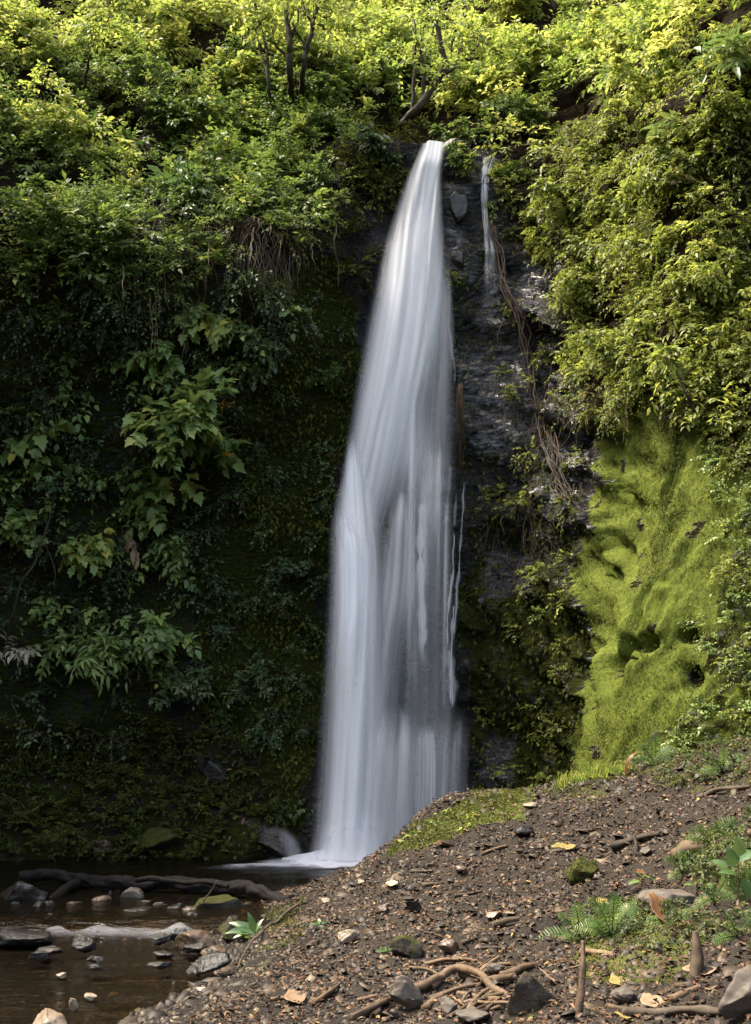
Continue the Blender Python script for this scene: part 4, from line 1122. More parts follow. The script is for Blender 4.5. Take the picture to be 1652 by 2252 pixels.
def rootline(label, pts, r, n, name, cat, mat, spread=.04, off=.06, part='root'):
    P = []
    for a, b in pts:
        h, nn, t = hit(a, b, 'c'); P.append(h - ray(a, b) * off)
    P = np.array(P); o = empty(name, P[0], label, cat)
    for k in range(n):
        g = Geo(); tube(g, P + rng.normal(0, spread, P.shape) * (k > 0), r * rng.uniform(.5, 1), r * .4, 5, 40, .025, k, rnd=rng.random(), bark=.3)
        g.build(part, M[mat], o, P[0])
    return o
rootline('long brown root bundle trailing down the wet rock from beside the trickle', [(1085, 500), (1100, 580), (1115, 640), (1140, 690), (1152, 740), (1162, 800), (1180, 880), (1205, 945), (1216, 1010), (1225, 1060), (1255, 1100)], .014, 14, 'root_bundle', 'root', 'dead_root', .05, .14)
rootline('thin dead stick slanting across the rock below the root bundle', [(1185, 955), (1215, 985), (1240, 1015), (1268, 1045)], .012, 1, 'dead_stick', 'stick', 'bark', 0, .12, 'stem')
h0 = hit(1012, 850, 'c')[0] - ray(1012, 850) * .22
tf = empty('dry_tuft', h0, 'straw-coloured tuft of dry grass hanging on the rock beside the waterfall', 'grass tuft')
g = Geo()
for k in range(70):
    a = h0 + rng.normal(0, .02, 3)
    b = CAM + ray(1012 + rng.normal(0, 6), rng.uniform(900, 1065)) * (np.linalg.norm(h0 - CAM) - .30)
    tube(g, [a, (a + b) / 2 + rng.normal(0, .02, 3), b + rng.normal(0, .01, 3)], .006, .002, 3, 6, rnd=rng.random())
g.build('blades', M['stick'], tf, h0)
# ------------------------------------------------------------------ stones
import bmesh
_bm = bmesh.new(); bmesh.ops.create_icosphere(_bm, subdivisions=4, radius=1.0); _bm.verts.ensure_lookup_table()
ICO_V = np.array([v.co[:] for v in _bm.verts]); ICO_F = np.array([[v.index for v in f.verts] for f in _bm.faces]); _bm.free()
def rock_geo(size, seed, facets=9, rough=.13):
    r = np.random.default_rng(seed)
    V = ICO_V.copy()
    for k in range(facets):
        d = unit(r.normal(0, 1, 3)); c = r.uniform(.42, .8)
        over = np.maximum(V @ d - c, 0)
        V = V - over[:, None] * d * .98
    V = V + V * (rough * fbm(V * 1.6 + seed, seed, 4) + rough * .45 * fbm(V * 5 + seed, seed + 1, 4))[:, None]
    a = r.uniform(0, 6.28); ca, sa = math.cos(a) * .25 + .97, 0
    return V * np.array(size), ICO_F
def stone(u, v, w, h, mat, label, name='stone', depth=.8, seed=None, z=None, roll=0.0, facets=9, group=None, cat=None, sink=.25, on='g'):
    """a stone whose outline in the picture is about w x h round (u, v)"""
    if z is None and on == 'g' and u < 530 and 1940 < v < 2150: z = -.06
    base = hit(u, v + h * .3, on)[0] if z is None else at_z(u, v + h * .3, z)
    t = np.linalg.norm(base - CAM)
    sx = w * .5 * PXM(t) * 1.12; sz = h * .5 * PXM(t) * 1.15; sy = sx * depth
    seed = seed if seed is not None else int(u * 7 + v)
    V, F = rock_geo((sx, sy, sz), seed, facets)
    if roll:
        c, s = math.cos(roll), math.sin(roll)
        V = np.column_stack([V[:, 0] * c - V[:, 2] * s, V[:, 1], V[:, 0] * s + V[:, 2] * c])
    c = CAM + ray(u, v) * (t + sy * .25)
    if z is None and on == 'g':
        c[2] = max(c[2], ground_at(c[0], c[1]) + sz * (1 - sink * 2))
    o = Geo().add(V + c, F, rng.random()).build(name, M[mat], origin=c, shade=True)
    if mat in ('stone_mossier', 'soil_mossy') and w > 40:
        k = rng.integers(0, len(V), int(1500 if w > 90 else 500))
        nz = unit(V / np.array([sx, sy, sz]) ** 2)
        k = k[(nz[k, 2] + .9 * fbm(V[k] * 7 + c, 5, 3)) > .25]
        m = Geo(); P = V[k] * 1.0 + rng.normal(0, .006, (len(k), 3))
        leaves(m, P, nz[k] + rng.normal(0, .7, (len(k), 3)), rng.normal(0, 1, (len(k), 3)), .010 + .014 * rng.random(len(k)), .008, 'simple', np.clip(.4 + .3 * fbm(P * 8, 6, 2), 0, 1))
        m.build('moss', M['moss' if mat == 'soil_mossy' or v > 1900 else 'moss_dark'], o)
    return tag(o, label, cat or ('boulder' if name == 'boulder' else 'stone'), group)
stone(46, 1972, 92, 62, 'stone_wet', 'big wet black boulder at the left edge in front of the pool', 'boulder')
stone(250, 1960, 44, 34, 'stone_gray', 'angular grey stone against the fallen log', facets=12)
stone(290, 1977, 50, 36, 'stone_gray', 'sloping grey stone right of the angular grey stone by the log', roll=.4)
stone(220, 1985, 42, 32, 'stone_brown', 'rough brown stone left of the pale stone below the log')
stone(317, 1989, 25, 22, 'stone_pale', 'small pale tan stone in the pile below the log')
stone(300, 2010, 76, 24, 'stone_wet', 'long flat wet stone under the small pale tan stone')
stone(350, 1999, 32, 22, 'stone_gray', 'small rounded stone right of the small pale tan stone')
stone(346, 1981, 36, 14, 'stone_brown', 'thin flat brown stone beneath the middle of the log')
stone(488, 1998, 116, 50, 'stone_mossy', 'big flat boulder with a green mossy top at the right end of the log', 'boulder', depth=.6)
stone(508, 2046, 64, 42, 'stone_mossy', 'mossy stone carrying the broad-leaved plant on the stream edge')
stone(54, 2066, 98, 42, 'stone_wet', 'low black wet rock standing in the stream near the left edge', 'boulder', z=-.1)
stone(350, 2065, 46, 22, 'stone_wet', 'small black stone in the white ripple')
stone(432, 2072, 92, 46, 'stone_brown', 'wet brown rock at the right end of the white ripple', 'boulder')
stone(392, 2058, 36, 26, 'stone_wet', 'dark pointed stone between ripple and wet brown rock')
stone(470, 2094, 50, 24, 'stone_brown', 'tan wedge of stone in front of the wet brown rock')
stone(455, 2122, 96, 34, 'stone_wet', 'flat black slab leaning out of the bank over the stream', depth=.6, roll=.25)
stone(362, 2100, 44, 16, 'stone_wet', 'flat dark stone awash left of the wet brown rock', z=-.12)
stone(160, 1996, 50, 22, 'stone_brown', 'half sunk brown stone between boulder and stone pile')
stone(385, 2002, 44, 30, 'stone_wet', 'glinting wet stone right of the stone pile')
stone(418, 2008, 36, 24, 'stone_brown', 'little brown stone beside the big mossy boulder')
stone(72, 2018, 24, 12, 'stone_wet', 'very small dark stone in the stream above the low black rock', z=-.11)
stone(202, 2192, 26, 15, 'stone_pale', 'pale oval pebble lying in the shallow stream', z=-.1)
stone(253, 2195, 36, 17, 'stone_pale', 'pale angular pebble at the edge of the gravel')
stone(302, 2197, 24, 18, 'stone_pale', 'white rounded pebble on the gravel edge right of the angular pebble')
stone(164, 2206, 18, 28, 'stone_pale', 'upright grey-white pebble in the shallow stream', z=-.1)
stone(110, 2243, 84, 38, 'stone_pale', 'large pale stone at the bottom left corner', z=-.08)
stone(443, 2176, 20, 13, 'stone_pale', 'little tan pebble on the gravel beside the stream')
stone(135, 2146, 22, 12, 'stone_pale', 'glinting pebble breaking the surface of the stream', z=-.11)
for k in range(34):
    u = rng.uniform(-20, 520); v = rng.uniform(1972, 2034) if k < 24 else rng.uniform(2070, 2130)
    stone(u, v, rng.uniform(22, 60), rng.uniform(12, 28), 'stone_wet', 'dark wet stone among the many lying in the stream below the log', facets=12, group='dark wet stones in the stream', seed=300 + k)
# stones on the bank
stone(1278, 1920, 62, 66, 'stone_mossier', 'upright mossy stone alone in the middle of the bank', 'boulder', seed=6, sink=.3)
stone(893, 2202, 54, 76, 'stone_gray', 'grey leaning slab standing among the sticks', 'boulder', depth=.35, seed=9, roll=.5, facets=12, sink=.2)
stone(1170, 2190, 92, 118, 'stone_mossy', 'big dark mossy boulder in front of the sticks', 'boulder', seed=13, depth=.8, sink=.35)
stone(988, 2224, 56, 38, 'stone_gray', 'rounded grey stone between the slab and the mossy boulder')
stone(1040, 2240, 70, 40, 'stone_gray', 'flat grey stone at the bottom edge below the rounded grey stone')
stone(1097, 2133, 44, 24, 'stone_gray', 'grey stone half under the stick pile')
stone(838, 2003, 26, 24, 'stone_brown', 'brown stone on the bank left of the dark wedge stone')
stone(908, 1996, 36, 34, 'stone_wet', 'dark wedge-shaped stone on the middle of the bank', facets=12)
stone(893, 2093, 62, 44, 'stone_mossy', 'low stone with a green mossy side on the lower bank')
stone(990, 2092, 40, 34, 'stone_brown', 'brown stone lying right of the low mossy stone')
stone(1480, 1986, 120, 46, 'stone_gray', 'broad flat grey stone behind the dead brown leaf', 'boulder', depth=.7, seed=3)
stone(1450, 2090, 24, 26, 'stone_gray', 'small grey stone in the dark hollow under the ferns')
stone(1632, 2215, 90, 100, 'stone_gray', 'large smooth grey-brown boulder at the bottom right corner', 'boulder', seed=21, sink=.2)
stone(1082, 2015, 42, 16, 'stone_brown', 'flat brown stone on the bank above the sticks')
stone(1380, 2195, 56, 26, 'stone_gray', 'dull grey stone on the ground below the ferns')
stone(770, 2065, 40, 24, 'stone_pale', 'square tan stone on the lower bank near the stream')
stone(1170, 1775, 34, 14, 'stone_pale', 'pale flat stone on top of the bank behind the mossy mound')
stone(1425, 1875, 30, 18, 'stone_gray', 'small grey stone beside the seedling on the bank')
stone(1145, 1832, 52, 26, 'stone_wet', 'dark low stone below the mossy mound')
stone(715, 1985, 30, 14, 'stone_pale', 'pale pebble at the upper edge of the bank by the pool')
stone(795, 1940, 20, 14, 'stone_pale', 'cream pebble on the bank below the foam')
stone(1015, 1915, 30, 14, 'stone_brown', 'flat brown pebble in the middle of the bank')

MOUND = [(840, 1895), (895, 1815), (1000, 1750), (1130, 1750), (1150, 1800), (1060, 1835), (960, 1870), (900, 1890)]
# rocks at the foot of the left wall
stone(600, 1845, 190, 110, 'stone_wet', 'black wet rock sloping into the pool just left of the waterfall', 'boulder', on='c', seed=42, facets=14, roll=-.5)
stone(330, 1850, 130, 50, 'stone_mossier', 'dark mossy rock at the pool edge left of the black rocks', 'boulder', on='c', seed=43, facets=14)
stone(130, 1835, 110, 46, 'stone_mossier', 'mossy rock low on the dark slope at the far left of the pool', 'boulder', on='c', seed=44, facets=14)
stone(470, 1690, 80, 60, 'stone_wet', 'wet jagged rock in the seep left of the waterfall', on='c', seed=46, facets=12)
stone(230, 1862, 70, 26, 'stone_brown', 'brown debris-covered rock at the water line of the far pool edge', on='c', seed=47)
stone(1004, 452, 44, 70, 'stone_wet', 'wet brown rock knob beside the upper fall', 'boulder', on='c', seed=48, facets=12)
stone(1010, 575, 36, 44, 'stone_wet', 'rounded glinting rock knob below the wet brown knob', 'boulder', on='c', seed=49)
stone(1000, 328, 66, 34, 'stone_wet', 'dark wet rock overhanging right of the waterfall lip', 'boulder', on='c', seed=50, facets=12)
# ------------------------------------------------------------------ log, sticks
def ground_pts(pts, lift):
    out = []
    for a, b in pts:
        p = gpt(a, b); p = p.copy(); p[2] += lift; out.append(p)
    return out
lg = [at_z(40, 1932, .07), at_z(110, 1925, .08), at_z(220, 1940, .07), at_z(340, 1944, .075), at_z(450, 1948, .07), at_z(540, 1960, .06), at_z(640, 1984, .04)]
lo = empty('log', lg[0], 'long wet fallen log lying across the stream at the near edge of the pool', 'log')
g = Geo(); tube(g, lg, .05, .058, 20, 140, .03, 5, bark=.38, rnd=.2); g.build('trunk', M['wet_log'], lo, lg[0], shade=True)
g = Geo(); tube(g, [at_z(175, 1938, .05), at_z(130, 1965, .02), at_z(95, 1990, -.05)], .05, .03, 8, 14, .02, 6, bark=.3); g.build('branch', M['wet_log'], lo, lg[0], shade=True)
g = Geo(); tube(g, [at_z(300, 1935, .14), at_z(400, 1937, .15), at_z(500, 1947, .13)], .025, .02, 8, 20, .02, 9, bark=.3); g.build('branch', M['wet_log'], lo, lg[0], shade=True)

def stick(label, pts, rpx, name='stick', mat='stick', lift=None, taper=.6, cat='stick', raise_=()):
    p0 = gpt(*pts[0]); r = rpx * PXM(np.linalg.norm(p0 - CAM))
    P = ground_pts(pts, r * .8 if lift is None else lift)
    for k, dz in raise_: P[k][2] += dz
    g = Geo(); tube(g, P, r, r * taper, 8, 26, r * .9, int(pts[0][0] * 3 + pts[0][1]), rnd=rng.random() * .7, bark=.38)
    o = g.build(name, M[mat], origin=P[0], shade=True)
    return tag(o, label, cat)
stick('long tan stick running from the bottom edge up to the leaning slab', [(775, 2246), (840, 2218), (875, 2200)], 9)
stick('short stick broken off left of the leaning slab, above the long tan one', [(785, 2210), (830, 2195)], 6)
stick('thick brown stick propped behind the leaning slab', [(900, 2196), (940, 2178), (985, 2164)], 11)
stick('longest curved branch arching over the stick pile', [(950, 2176), (1000, 2158), (1050, 2164), (1085, 2182), (1110, 2196)], 10, raise_=[(1, .04), (2, .03)])
stick('forked short stick below the curved branch', [(935, 2222), (960, 2200), (985, 2188)], 10)
stick('straight stick lying low across the front of the pile', [(1000, 2186), (1060, 2196), (1110, 2206)], 7)
stick('thin stick at the top left of the pile', [(1015, 2152), (1055, 2165)], 7)
stick('slanting stick rising to the right at the top of the pile', [(1035, 2155), (1100, 2112)], 6)
stick('long straight twig along the top of the pile', [(1040, 2162), (1110, 2150), (1150, 2138)], 5)
stick('tan stick pointing into the mossy boulder', [(1058, 2170), (1140, 2160)], 7)
stick('thick end of a branch beside the mossy boulder', [(1090, 2168), (1136, 2156)], 9)
stick('brown branch slanting behind the mossy boulder', [(1098, 2160), (1140, 2142), (1180, 2128)], 9)
stick('thin twig above the pile on bare gravel', [(1005, 2125), (1090, 2105)], 4)
stick('split grey-brown stick on the gravel left of the pile', [(692, 2214), (742, 2176)], 6)
stick('dark twig beside the split stick on the gravel', [(700, 2205), (748, 2168)], 4, mat='bark')
stick('small twig near the wet edge of the gravel', [(640, 2128), (668, 2118)], 4)
stick('short tan stick on the bank above the leaning slab', [(1015, 2080), (1040, 2070)], 5)
stick('bark strip on the middle of the bank', [(1085, 2042), (1145, 2030)], 7, mat='twig')
stick('brown stick lying on the bank below the foam', [(930, 1950), (965, 1944)], 5, mat='twig')
stick('twig lying across the middle of the bank', [(1000, 1975), (1060, 1962)], 4, mat='bark')
stick('tan stick with a yellow end under the ferns', [(1282, 2104), (1350, 2106)], 7)
stick('long stick along the bottom edge right of the upright stick', [(1335, 2216), (1420, 2224), (1530, 2214)], 6)
stick('dark rotten branch along the bottom right edge', [(1360, 2240), (1480, 2236), (1600, 2232)], 11, mat='bark')
stick('pale twig slanting up at the lower right', [(1485, 2205), (1540, 2176)], 7)
stick('dark log end lying on the right side of the bank', [(1350, 1872), (1400, 1850), (1450, 1842)], 9, mat='bark')
stick('thin dark stick up the right slope of the bank', [(1530, 1760), (1590, 1745), (1650, 1735)], 6, mat='bark')
stick('dark fallen branch at the right edge above the ferns', [(1490, 1890), (1570, 1862), (1650, 1835)], 14, mat='twig')
for k in range(16):
    u, v = rng.uniform(960, 1130), rng.uniform(2125, 2225); a = rng.normal(-.35, .35); L_ = rng.uniform(30, 75)
    tag(stick('thin broken stick in the heap left of the big dark mossy boulder', [(u - L_ * math.cos(a), v - L_ * math.sin(a)), (u, v + rng.normal(0, 4)), (u + L_ * math.cos(a), v + L_ * math.sin(a))], rng.uniform(2.5, 5.5), mat=('stick', 'twig')[k % 2], raise_=[(1, .02)]), group='thin sticks in the heap')
for k in range(22):
    u, v = rng.uniform(620, 1640), rng.uniform(1800, 2235); a = rng.uniform(-.8, .8); L_ = rng.uniform(12, 32)
    tag(stick('short dead twig lying loose on the brown bank', [(u - L_ * math.cos(a), v - L_ * math.sin(a) * .6), (u, v + rng.normal(0, 2)), (u + L_ * math.cos(a), v + L_ * math.sin(a) * .6)], rng.uniform(2, 4), mat=('twig', 'stick', 'bark')[k % 3], name='twig'), group='loose twigs on the bank')
def upright(label, base, top, rpx, mat='stick', name='upright_stick'):
    p = gpt(*base); t = np.linalg.norm(p - CAM); r = rpx * PXM(t)
    q = at_y(top[0], top[1], p[1] + .1)
    g = Geo(); tube(g, [p - np.array([0, 0, .05]), (p + q) / 2 + np.array([.01, 0, 0]), q], r, r * .45, 9, 30, r * .5, 4, rnd=.2, bark=.45)
    return tag(g.build(name, M[mat], origin=p, shade=True), label, 'stick')
upright('upright grey-brown stick standing in the ground below the left fern', (1268, 2235), (1282, 2070), 9)
upright('short upright stump of a stick under the drooping broad fern', (1528, 2150), (1532, 2050), 14, 'twig')
upright('tiny dark twig sticking up at the crest of the bank before the foam', (773, 1901), (770, 1884), 2, 'bark')
upright('dark broken peg standing on the right side of the bank', (1398, 1878), (1396, 1838), 7, 'bark')
rt = ground_pts([(655, 2000), (610, 2030), (575, 2060), (545, 2095), (520, 2140)], .03)
g = Geo(); tube(g, rt, .010, .006, 6, 30, .02, 3); tube(g, [rt[3], rt[3] + np.array([-.03, -.05, -.1]), rt[3] + np.array([.0, -.15, -.2])], .006, .003, 5, 8)
tag(g.build('exposed_root', M['twig'], origin=rt[0]), 'thin root running down the edge of the bank beside the broad-leaved plant', 'root')
p = at_z(445, 1984, .05); q = at_y(480, 1936, p[1])
g = Geo(); tube(g, [p, (p + q) / 2 + np.array([.01, 0, 0]), q], .007, .003, 5, 10, .01)
tag(g.build('twig', M['twig'], origin=p), 'thin bent twig leaning on the log above the big mossy boulder', 'stick')
# curled husk
p = gpt(1374, 1706); t = np.linalg.norm(p - CAM)
g = Geo(); P = [at_y(a, b, p[1]) for a, b in ((1374, 1708), (1374, 1682), (1384, 1662), (1404, 1652))]
C = catmull(P, 20); w = .035 * np.sin(np.linspace(.35, 2.9, 20)); a = np.linspace(-1, 1, 7)
V = C[:, None, :] + np.stack([a * 0 + 0, a, a * 0], 1)[None] * w[:, None, None] + np.array([1.0, 0, 0]) * ((a ** 2)[None, :, None] * w[:, None, None] * .8)
g.add(V.reshape(-1, 3), grid_faces(7, 20), .3)
tag(g.build('curled_husk', M['brown_leaf'], origin=p, shade=True), 'curled reddish brown husk standing at the foot of the moss wall', 'dead leaf')

# ------------------------------------------------------------------ dead leaves
def dead_leaf(label, u, v, w, h, mat, name='dead_leaf', yaw=0.0, curl=.3, tilt=.35, what='g'):
    p, n, t = hit(u, v, what, .012)
    L, W = w * PXM(t), max(h * 1.6, w * .38) * PXM(t)
    x, y = np.meshgrid(np.linspace(-.5, .5, 13), np.linspace(-1, 1, 7), indexing='ij')
    prof = np.cos(x * math.pi * .97) ** .7 * (1 + .12 * np.sin(x * 25))
    X = x * L; Y = y * prof * W * .5
    Z = curl * L * (.45 * x ** 2 * 2 + .25 * y ** 2 * prof) + .03 * L * np.sin(x * 9 + y * 3)
    c, s = math.cos(yaw), math.sin(yaw)
    V = np.stack([X * c - Y * s, X * s + Y * c, Z + Y * tilt], -1).reshape(-1, 3) + p
    o = Geo().add(V, grid_faces(7, 13), rng.random()).build(name, M[mat], origin=p, shade=True)
    sol = o.modifiers.new('thickness', 'SOLIDIFY'); sol.thickness = .002
    return tag(o, label, 'leaf')
dead_leaf('long yellow leaf lying alone on the upper bank', 1240, 1868, 54, 16, 'yellow_leaf', 'fallen_leaf', .1, .25)
dead_leaf('large dead brown leaf with holes propped on the ferns', 1468, 2018, 66, 44, 'brown_leaf', yaw=.6, curl=.5, tilt=.9)
dead_leaf('pinkish tan flat leaf near the bottom edge below the ferns', 1440, 2212, 52, 30, 'tan_leaf', yaw=.2)
dead_leaf('pale tan bark-like leaf right of the drooping fern', 1540, 2142, 66, 22, 'tan_leaf', yaw=-.15)
dead_leaf('yellowish dead leaf on the gravel right of the upright stick', 1365, 2166, 44, 22, 'yellow_leaf', 'fallen_leaf', .4)
dead_leaf('small yellow leaf at the bottom edge right of the upright stick', 1378, 2245, 22, 26, 'yellow_leaf', 'fallen_leaf', 1.2)
dead_leaf('curled tan leaf among the stones at the bottom edge', 1026, 2218, 26, 30, 'tan_leaf', yaw=1.3, curl=.6)
dead_leaf('broad tan leaf on the gravel near the split stick', 650, 2200, 46, 28, 'tan_leaf', yaw=.3)
dead_leaf('cream curved leaf on the bank below the foam', 862, 1950, 28, 14, 'pale_leaf', yaw=-.5, curl=.7)
dead_leaf('reddish leaf lying under the mossy mound', 975, 1860, 40, 12, 'brown_leaf', yaw=.25)
dead_leaf('pinkish white leaf standing by the mossy boulder', 1215, 2160, 18, 30, 'tan_leaf', yaw=1.4, curl=.5, tilt=.8)
dead_leaf('narrow tan leaf on bare soil above the stick pile', 1022, 2116, 14, 26, 'tan_leaf', yaw=1.5)
dead_leaf('orange leaf above the seedling', 1413, 1922, 22, 14, 'brown_leaf', yaw=.4)
dead_leaf('pale yellow leaf hanging in the ferns', 1372, 2010, 22, 30, 'yellow_leaf', 'fallen_leaf', -1.2, tilt=.9)
dead_leaf('pale green leaf lying on the fern mound', 1325, 1988, 26, 16, 'yellow_leaf', 'fallen_leaf', .3)
p, n, t = hit(293, 1190, 'c')
g = Geo()
for k in range(7):
    c = p - ray(293, 1190) * .2 + np.array([rng.normal(0, .03), 0, rng.uniform(-.2, .2)])
    leaves(g, [c], [[rng.normal(0, .3), -.2, -1]], [[rng.normal(0, .6), -1, .2]], .22, .12, 'ovate')
tag(g.build('dead_leaf_cluster', M['tan_leaf'], origin=p), 'cluster of hanging dead brown leaves below the flowering shrub', 'leaf')

# ------------------------------------------------------------------ ferns, seedlings, grass on the bank
def fern(label, base, tips, mat='fern', width=.3, name='fern', n=13, arch=.25):
    p = gpt(*base); t = np.linalg.norm(p - CAM)
    o = empty(name, p, label, 'fern')
    for k, (a, b) in enumerate(tips):
        q = at_y(a, b, p[1] - .12 + .14 * ((k * 7) % 5) / 4)
        L = np.linalg.norm(q - p)
        m = (p + q) / 2 + np.array([0, -.05, arch * L])
        tt = np.linspace(0, 1, 24)[:, None]
        C = p * (1 - tt) ** 2 + 2 * m * tt * (1 - tt) + q * tt ** 2
        T = unit(np.gradient(C, axis=0))
        g = Geo(); tube(g, C[::3], .0045, .0015, 4, 16, rnd=.2)
        i = np.repeat(np.linspace(3, 22.8, n), 2)
        f0 = (i - np.floor(i))[:, None]; i0 = np.floor(i).astype(int)
        P = C[i0] * (1 - f0) + C[np.minimum(i0 + 1, 23)] * f0
        TT = T[i0]
        side = unit(np.cross(TT, np.array([0, -.75, .65]) + .3 * np.array([math.sin(k * 2.1), 0, 0])))
        s = np.where(np.arange(len(i)) % 2, 1.0, -1.0)[:, None]
        x = (i - 3) / 20.0
        ln = L * width * np.clip(np.sin(np.clip(x * .82 + .2, 0, 1) * math.pi) ** .7, .06, 1) * rng.uniform(.85, 1.1, len(i))
        D = side * s + TT * .45 + np.array([0, 0, -.12])
        leaves(g, P, D, np.cross(side, TT) + rng.normal(0, .12, (len(i), 3)), ln, np.maximum(ln * .15, .006), 'blade', np.clip(.5 + .2 * math.sin(k * 3) + rng.normal(0, .06, len(i)), 0, 1))
        g.build('frond', M[mat], o, p)
    return o
fern('light green fern spreading over the mound behind the upright stick', (1275, 2062), [(1262, 1985), (1225, 2010), (1180, 2065), (1215, 2090), (1300, 2010), (1250, 2120), (1225, 2140)])
fern('fern with two pointed fronds hanging beside the dead brown leaf', (1465, 2020), [(1455, 2085), (1480, 2090), (1435, 2015), (1420, 2030)], width=.33, arch=.1)
fern('pale fern at the right above the fallen branch', (1560, 1860), [(1530, 1820), (1575, 1815), (1600, 1835), (1510, 1845), (1620, 1800)])
fern('big drooping broad fern at the right of the dead leaf', (1530, 2000), [(1520, 2095), (1555, 2080), (1500, 2060), (1580, 2040), (1545, 2110), (1490, 2030)], width=.32, arch=.2)
fern('dark green fern at the right edge under the broad leaves', (1620, 2060), [(1590, 2010), (1650, 2120), (1600, 2140), (1565, 2075), (1660, 2010), (1640, 2150)], width=.3, arch=.2)
fern('small fern tuft on the right edge of the bank', (1570, 1990), [(1540, 1955), (1600, 1960), (1560, 1940)], n=11)
for a in (('large fern arching over the mossy ground left of the flat grey stone', (1345, 2060), [(1300, 1975), (1350, 1960), (1400, 1985), (1420, 2030), (1290, 2020), (1380, 2075), (1320, 2095), (1260, 2040)]),
          ('fern with long pale fronds hanging into the dark hollow at the right', (1575, 1975), [(1540, 2060), (1600, 2075), (1625, 2040), (1520, 2010), (1560, 2090), (1600, 1930), (1650, 1990)]),
          ('fern at the far right edge beneath the tall broad-leaved plant', (1640, 1960), [(1600, 1925), (1660, 1915), (1690, 1960), (1590, 1980), (1660, 2030), (1620, 2020)]),
          ('young fern on the right bank under the fallen branch', (1500, 1920), [(1460, 1890), (1500, 1870), (1540, 1885), (1470, 1935), (1550, 1925)]),
          ('fern beside the grass tufts below the right end of the moss wall', (1440, 1680), [(1400, 1640), (1440, 1615), (1480, 1640), (1390, 1675), (1500, 1670)]),
          ('dark fern on the slope at the right edge above the bank', (1590, 1700), [(1550, 1660), (1590, 1640), (1640, 1660), (1540, 1700), (1650, 1710)])):
    fern(*a, width=.3, n=15)
def plant(label, base, lv, mat='leaf_cool', name='seedling', kind='ovate', asp=.45, stem=.004, cat='plant', stemtop=None):
    p = gpt(*base); t = np.linalg.norm(p - CAM)
    o = empty(name, p, label, cat)
    top = at_y(stemtop[0], stemtop[1], p[1]) if stemtop else p + np.array([0, 0, .05])
    g = Geo(); tube(g, [p - np.array([0, 0, .03]), (p + top) / 2 + np.array([.004, 0, 0]), top], stem, stem * .6, 5, 8); g.build('stem', M['twig'], o, p)
    for k, (a, b, l) in enumerate(lv):
        q = at_y(a, b, p[1] - .03 + .06 * (k % 2))
        s = p + (top - p) * (.55 + .45 * ((k * 3) % 5) / 4) if stemtop else p + np.array([0, 0, .02])
        d = q - s; ln = max(np.linalg.norm(d) * 1.0, l * PXM(t))
        f = Geo(); leaves(f, [q - unit(d) * ln * .5 if stemtop else s], [d], [np.array([rng.normal(0, .2), -.55, .8])], ln, ln * asp, kind, np.array([.5 + .3 * math.sin(k * 5)]))
        if stemtop: tube(f, [s, q - unit(d) * ln * .5], .002, .0015, 3, 4)
        f.build('leaf', M[mat], o, p)
    return o
plant('seedling with a few spread green leaves on the right of the bank', (1416, 1950), [(1395, 1940, 30), (1440, 1938, 34), (1408, 1925, 26), (1425, 1928, 26)], stemtop=(1415, 1925))
plant('tall broad-leaved plant at the right edge above the ferns', (1622, 1985), [(1608, 1885, 42), (1640, 1880, 44), (1600, 1918, 34), (1645, 1925, 36), (1625, 1862, 36), (1585, 1902, 32), (1640, 1955, 30), (1612, 1945, 28)], stemtop=(1622, 1890), asp=.65, stem=.006, mat='leaf_gloss')
plant('broad-leaved yellow-green plant leaning over the stream from the bank', (560, 2060), [(548, 2010, 46), (520, 2032, 60), (530, 2050, 60), (545, 2066, 56), (512, 2058, 40), (572, 2030, 36)], mat='leaf_gloss', asp=.4, name='leafy_plant')
plant('tiny pale seedling on the lower left bank', (703, 2040), [(690, 2032, 22), (715, 2028, 22), (706, 2046, 20), (700, 2022, 18)], mat='leaf_gloss')
plant('single upright leaf shoot at the stream edge', (578, 2140), [(582, 2118, 24), (574, 2126, 16)], mat='leaf_gloss')
plant('small weed with pale leaves beside the low mossy stone', (850, 2100), [(832, 2090, 26), (846, 2085, 20), (858, 2088, 20)], mat='leaf_gloss')
plant('little round-leaved weed at the bottom edge under the mossy boulder', (1172, 2245), [(1163, 2240, 16), (1182, 2238, 16), (1172, 2230, 14)])
plant('dark small plant in the hollow right of the seedling', (1530, 1960), [(1515, 1945, 24), (1540, 1942, 26), (1528, 1930, 22), (1550, 1955, 24)], stemtop=(1530, 1935))
def weeds(name, label, pts, n, L, mat, cat, spread=.05, kind='simple', asp=.7, blades=False):
    g = Geo()
    for (a, b) in pts:
        p = gpt(a, b)
        m = n
        if blades:
            P = p + np.column_stack([rng.normal(0, spread, m), rng.normal(0, spread, m), np.zeros(m)])
            P[:, 2] = ground_z(P[:, 0], P[:, 1])
            leaves(g, P, np.column_stack([rng.normal(0, .4, m), rng.normal(-.1, .4, m), np.ones(m)]), rng.normal(0, 1, (m, 3)), L * rng.uniform(.5, 1.3, m), .008, 'blade')
        else:
            P = p + rng.normal(0, 1, (m, 3)) * spread * np.array([1.3, 1, .35]); P[:, 2] = np.maximum(P[:, 2], ground_z(P[:, 0], P[:, 1]) + .01)
            leaves(g, P, rng.normal(0, 1, (m, 3)) * np.array([1, 1, .3]), np.array([0, -.3, 1]) + rng.normal(0, .3, (m, 3)), L * rng.uniform(.6, 1.3, m), L * asp, kind)
    o = g.build(name, M[mat])
    return tag(o, label, cat)
for q in [(985, 1790), (1010, 1800), (1035, 1797), (955, 1815), (1030, 1825), (905, 1840), (890, 1850)]:
    weeds('weed', 'small bright weed with round leaves on the mossy mound by the fall', [q], 14, .04, 'leaf_bright', 'weed', .04)['group'] = 'weeds on the mossy mound'
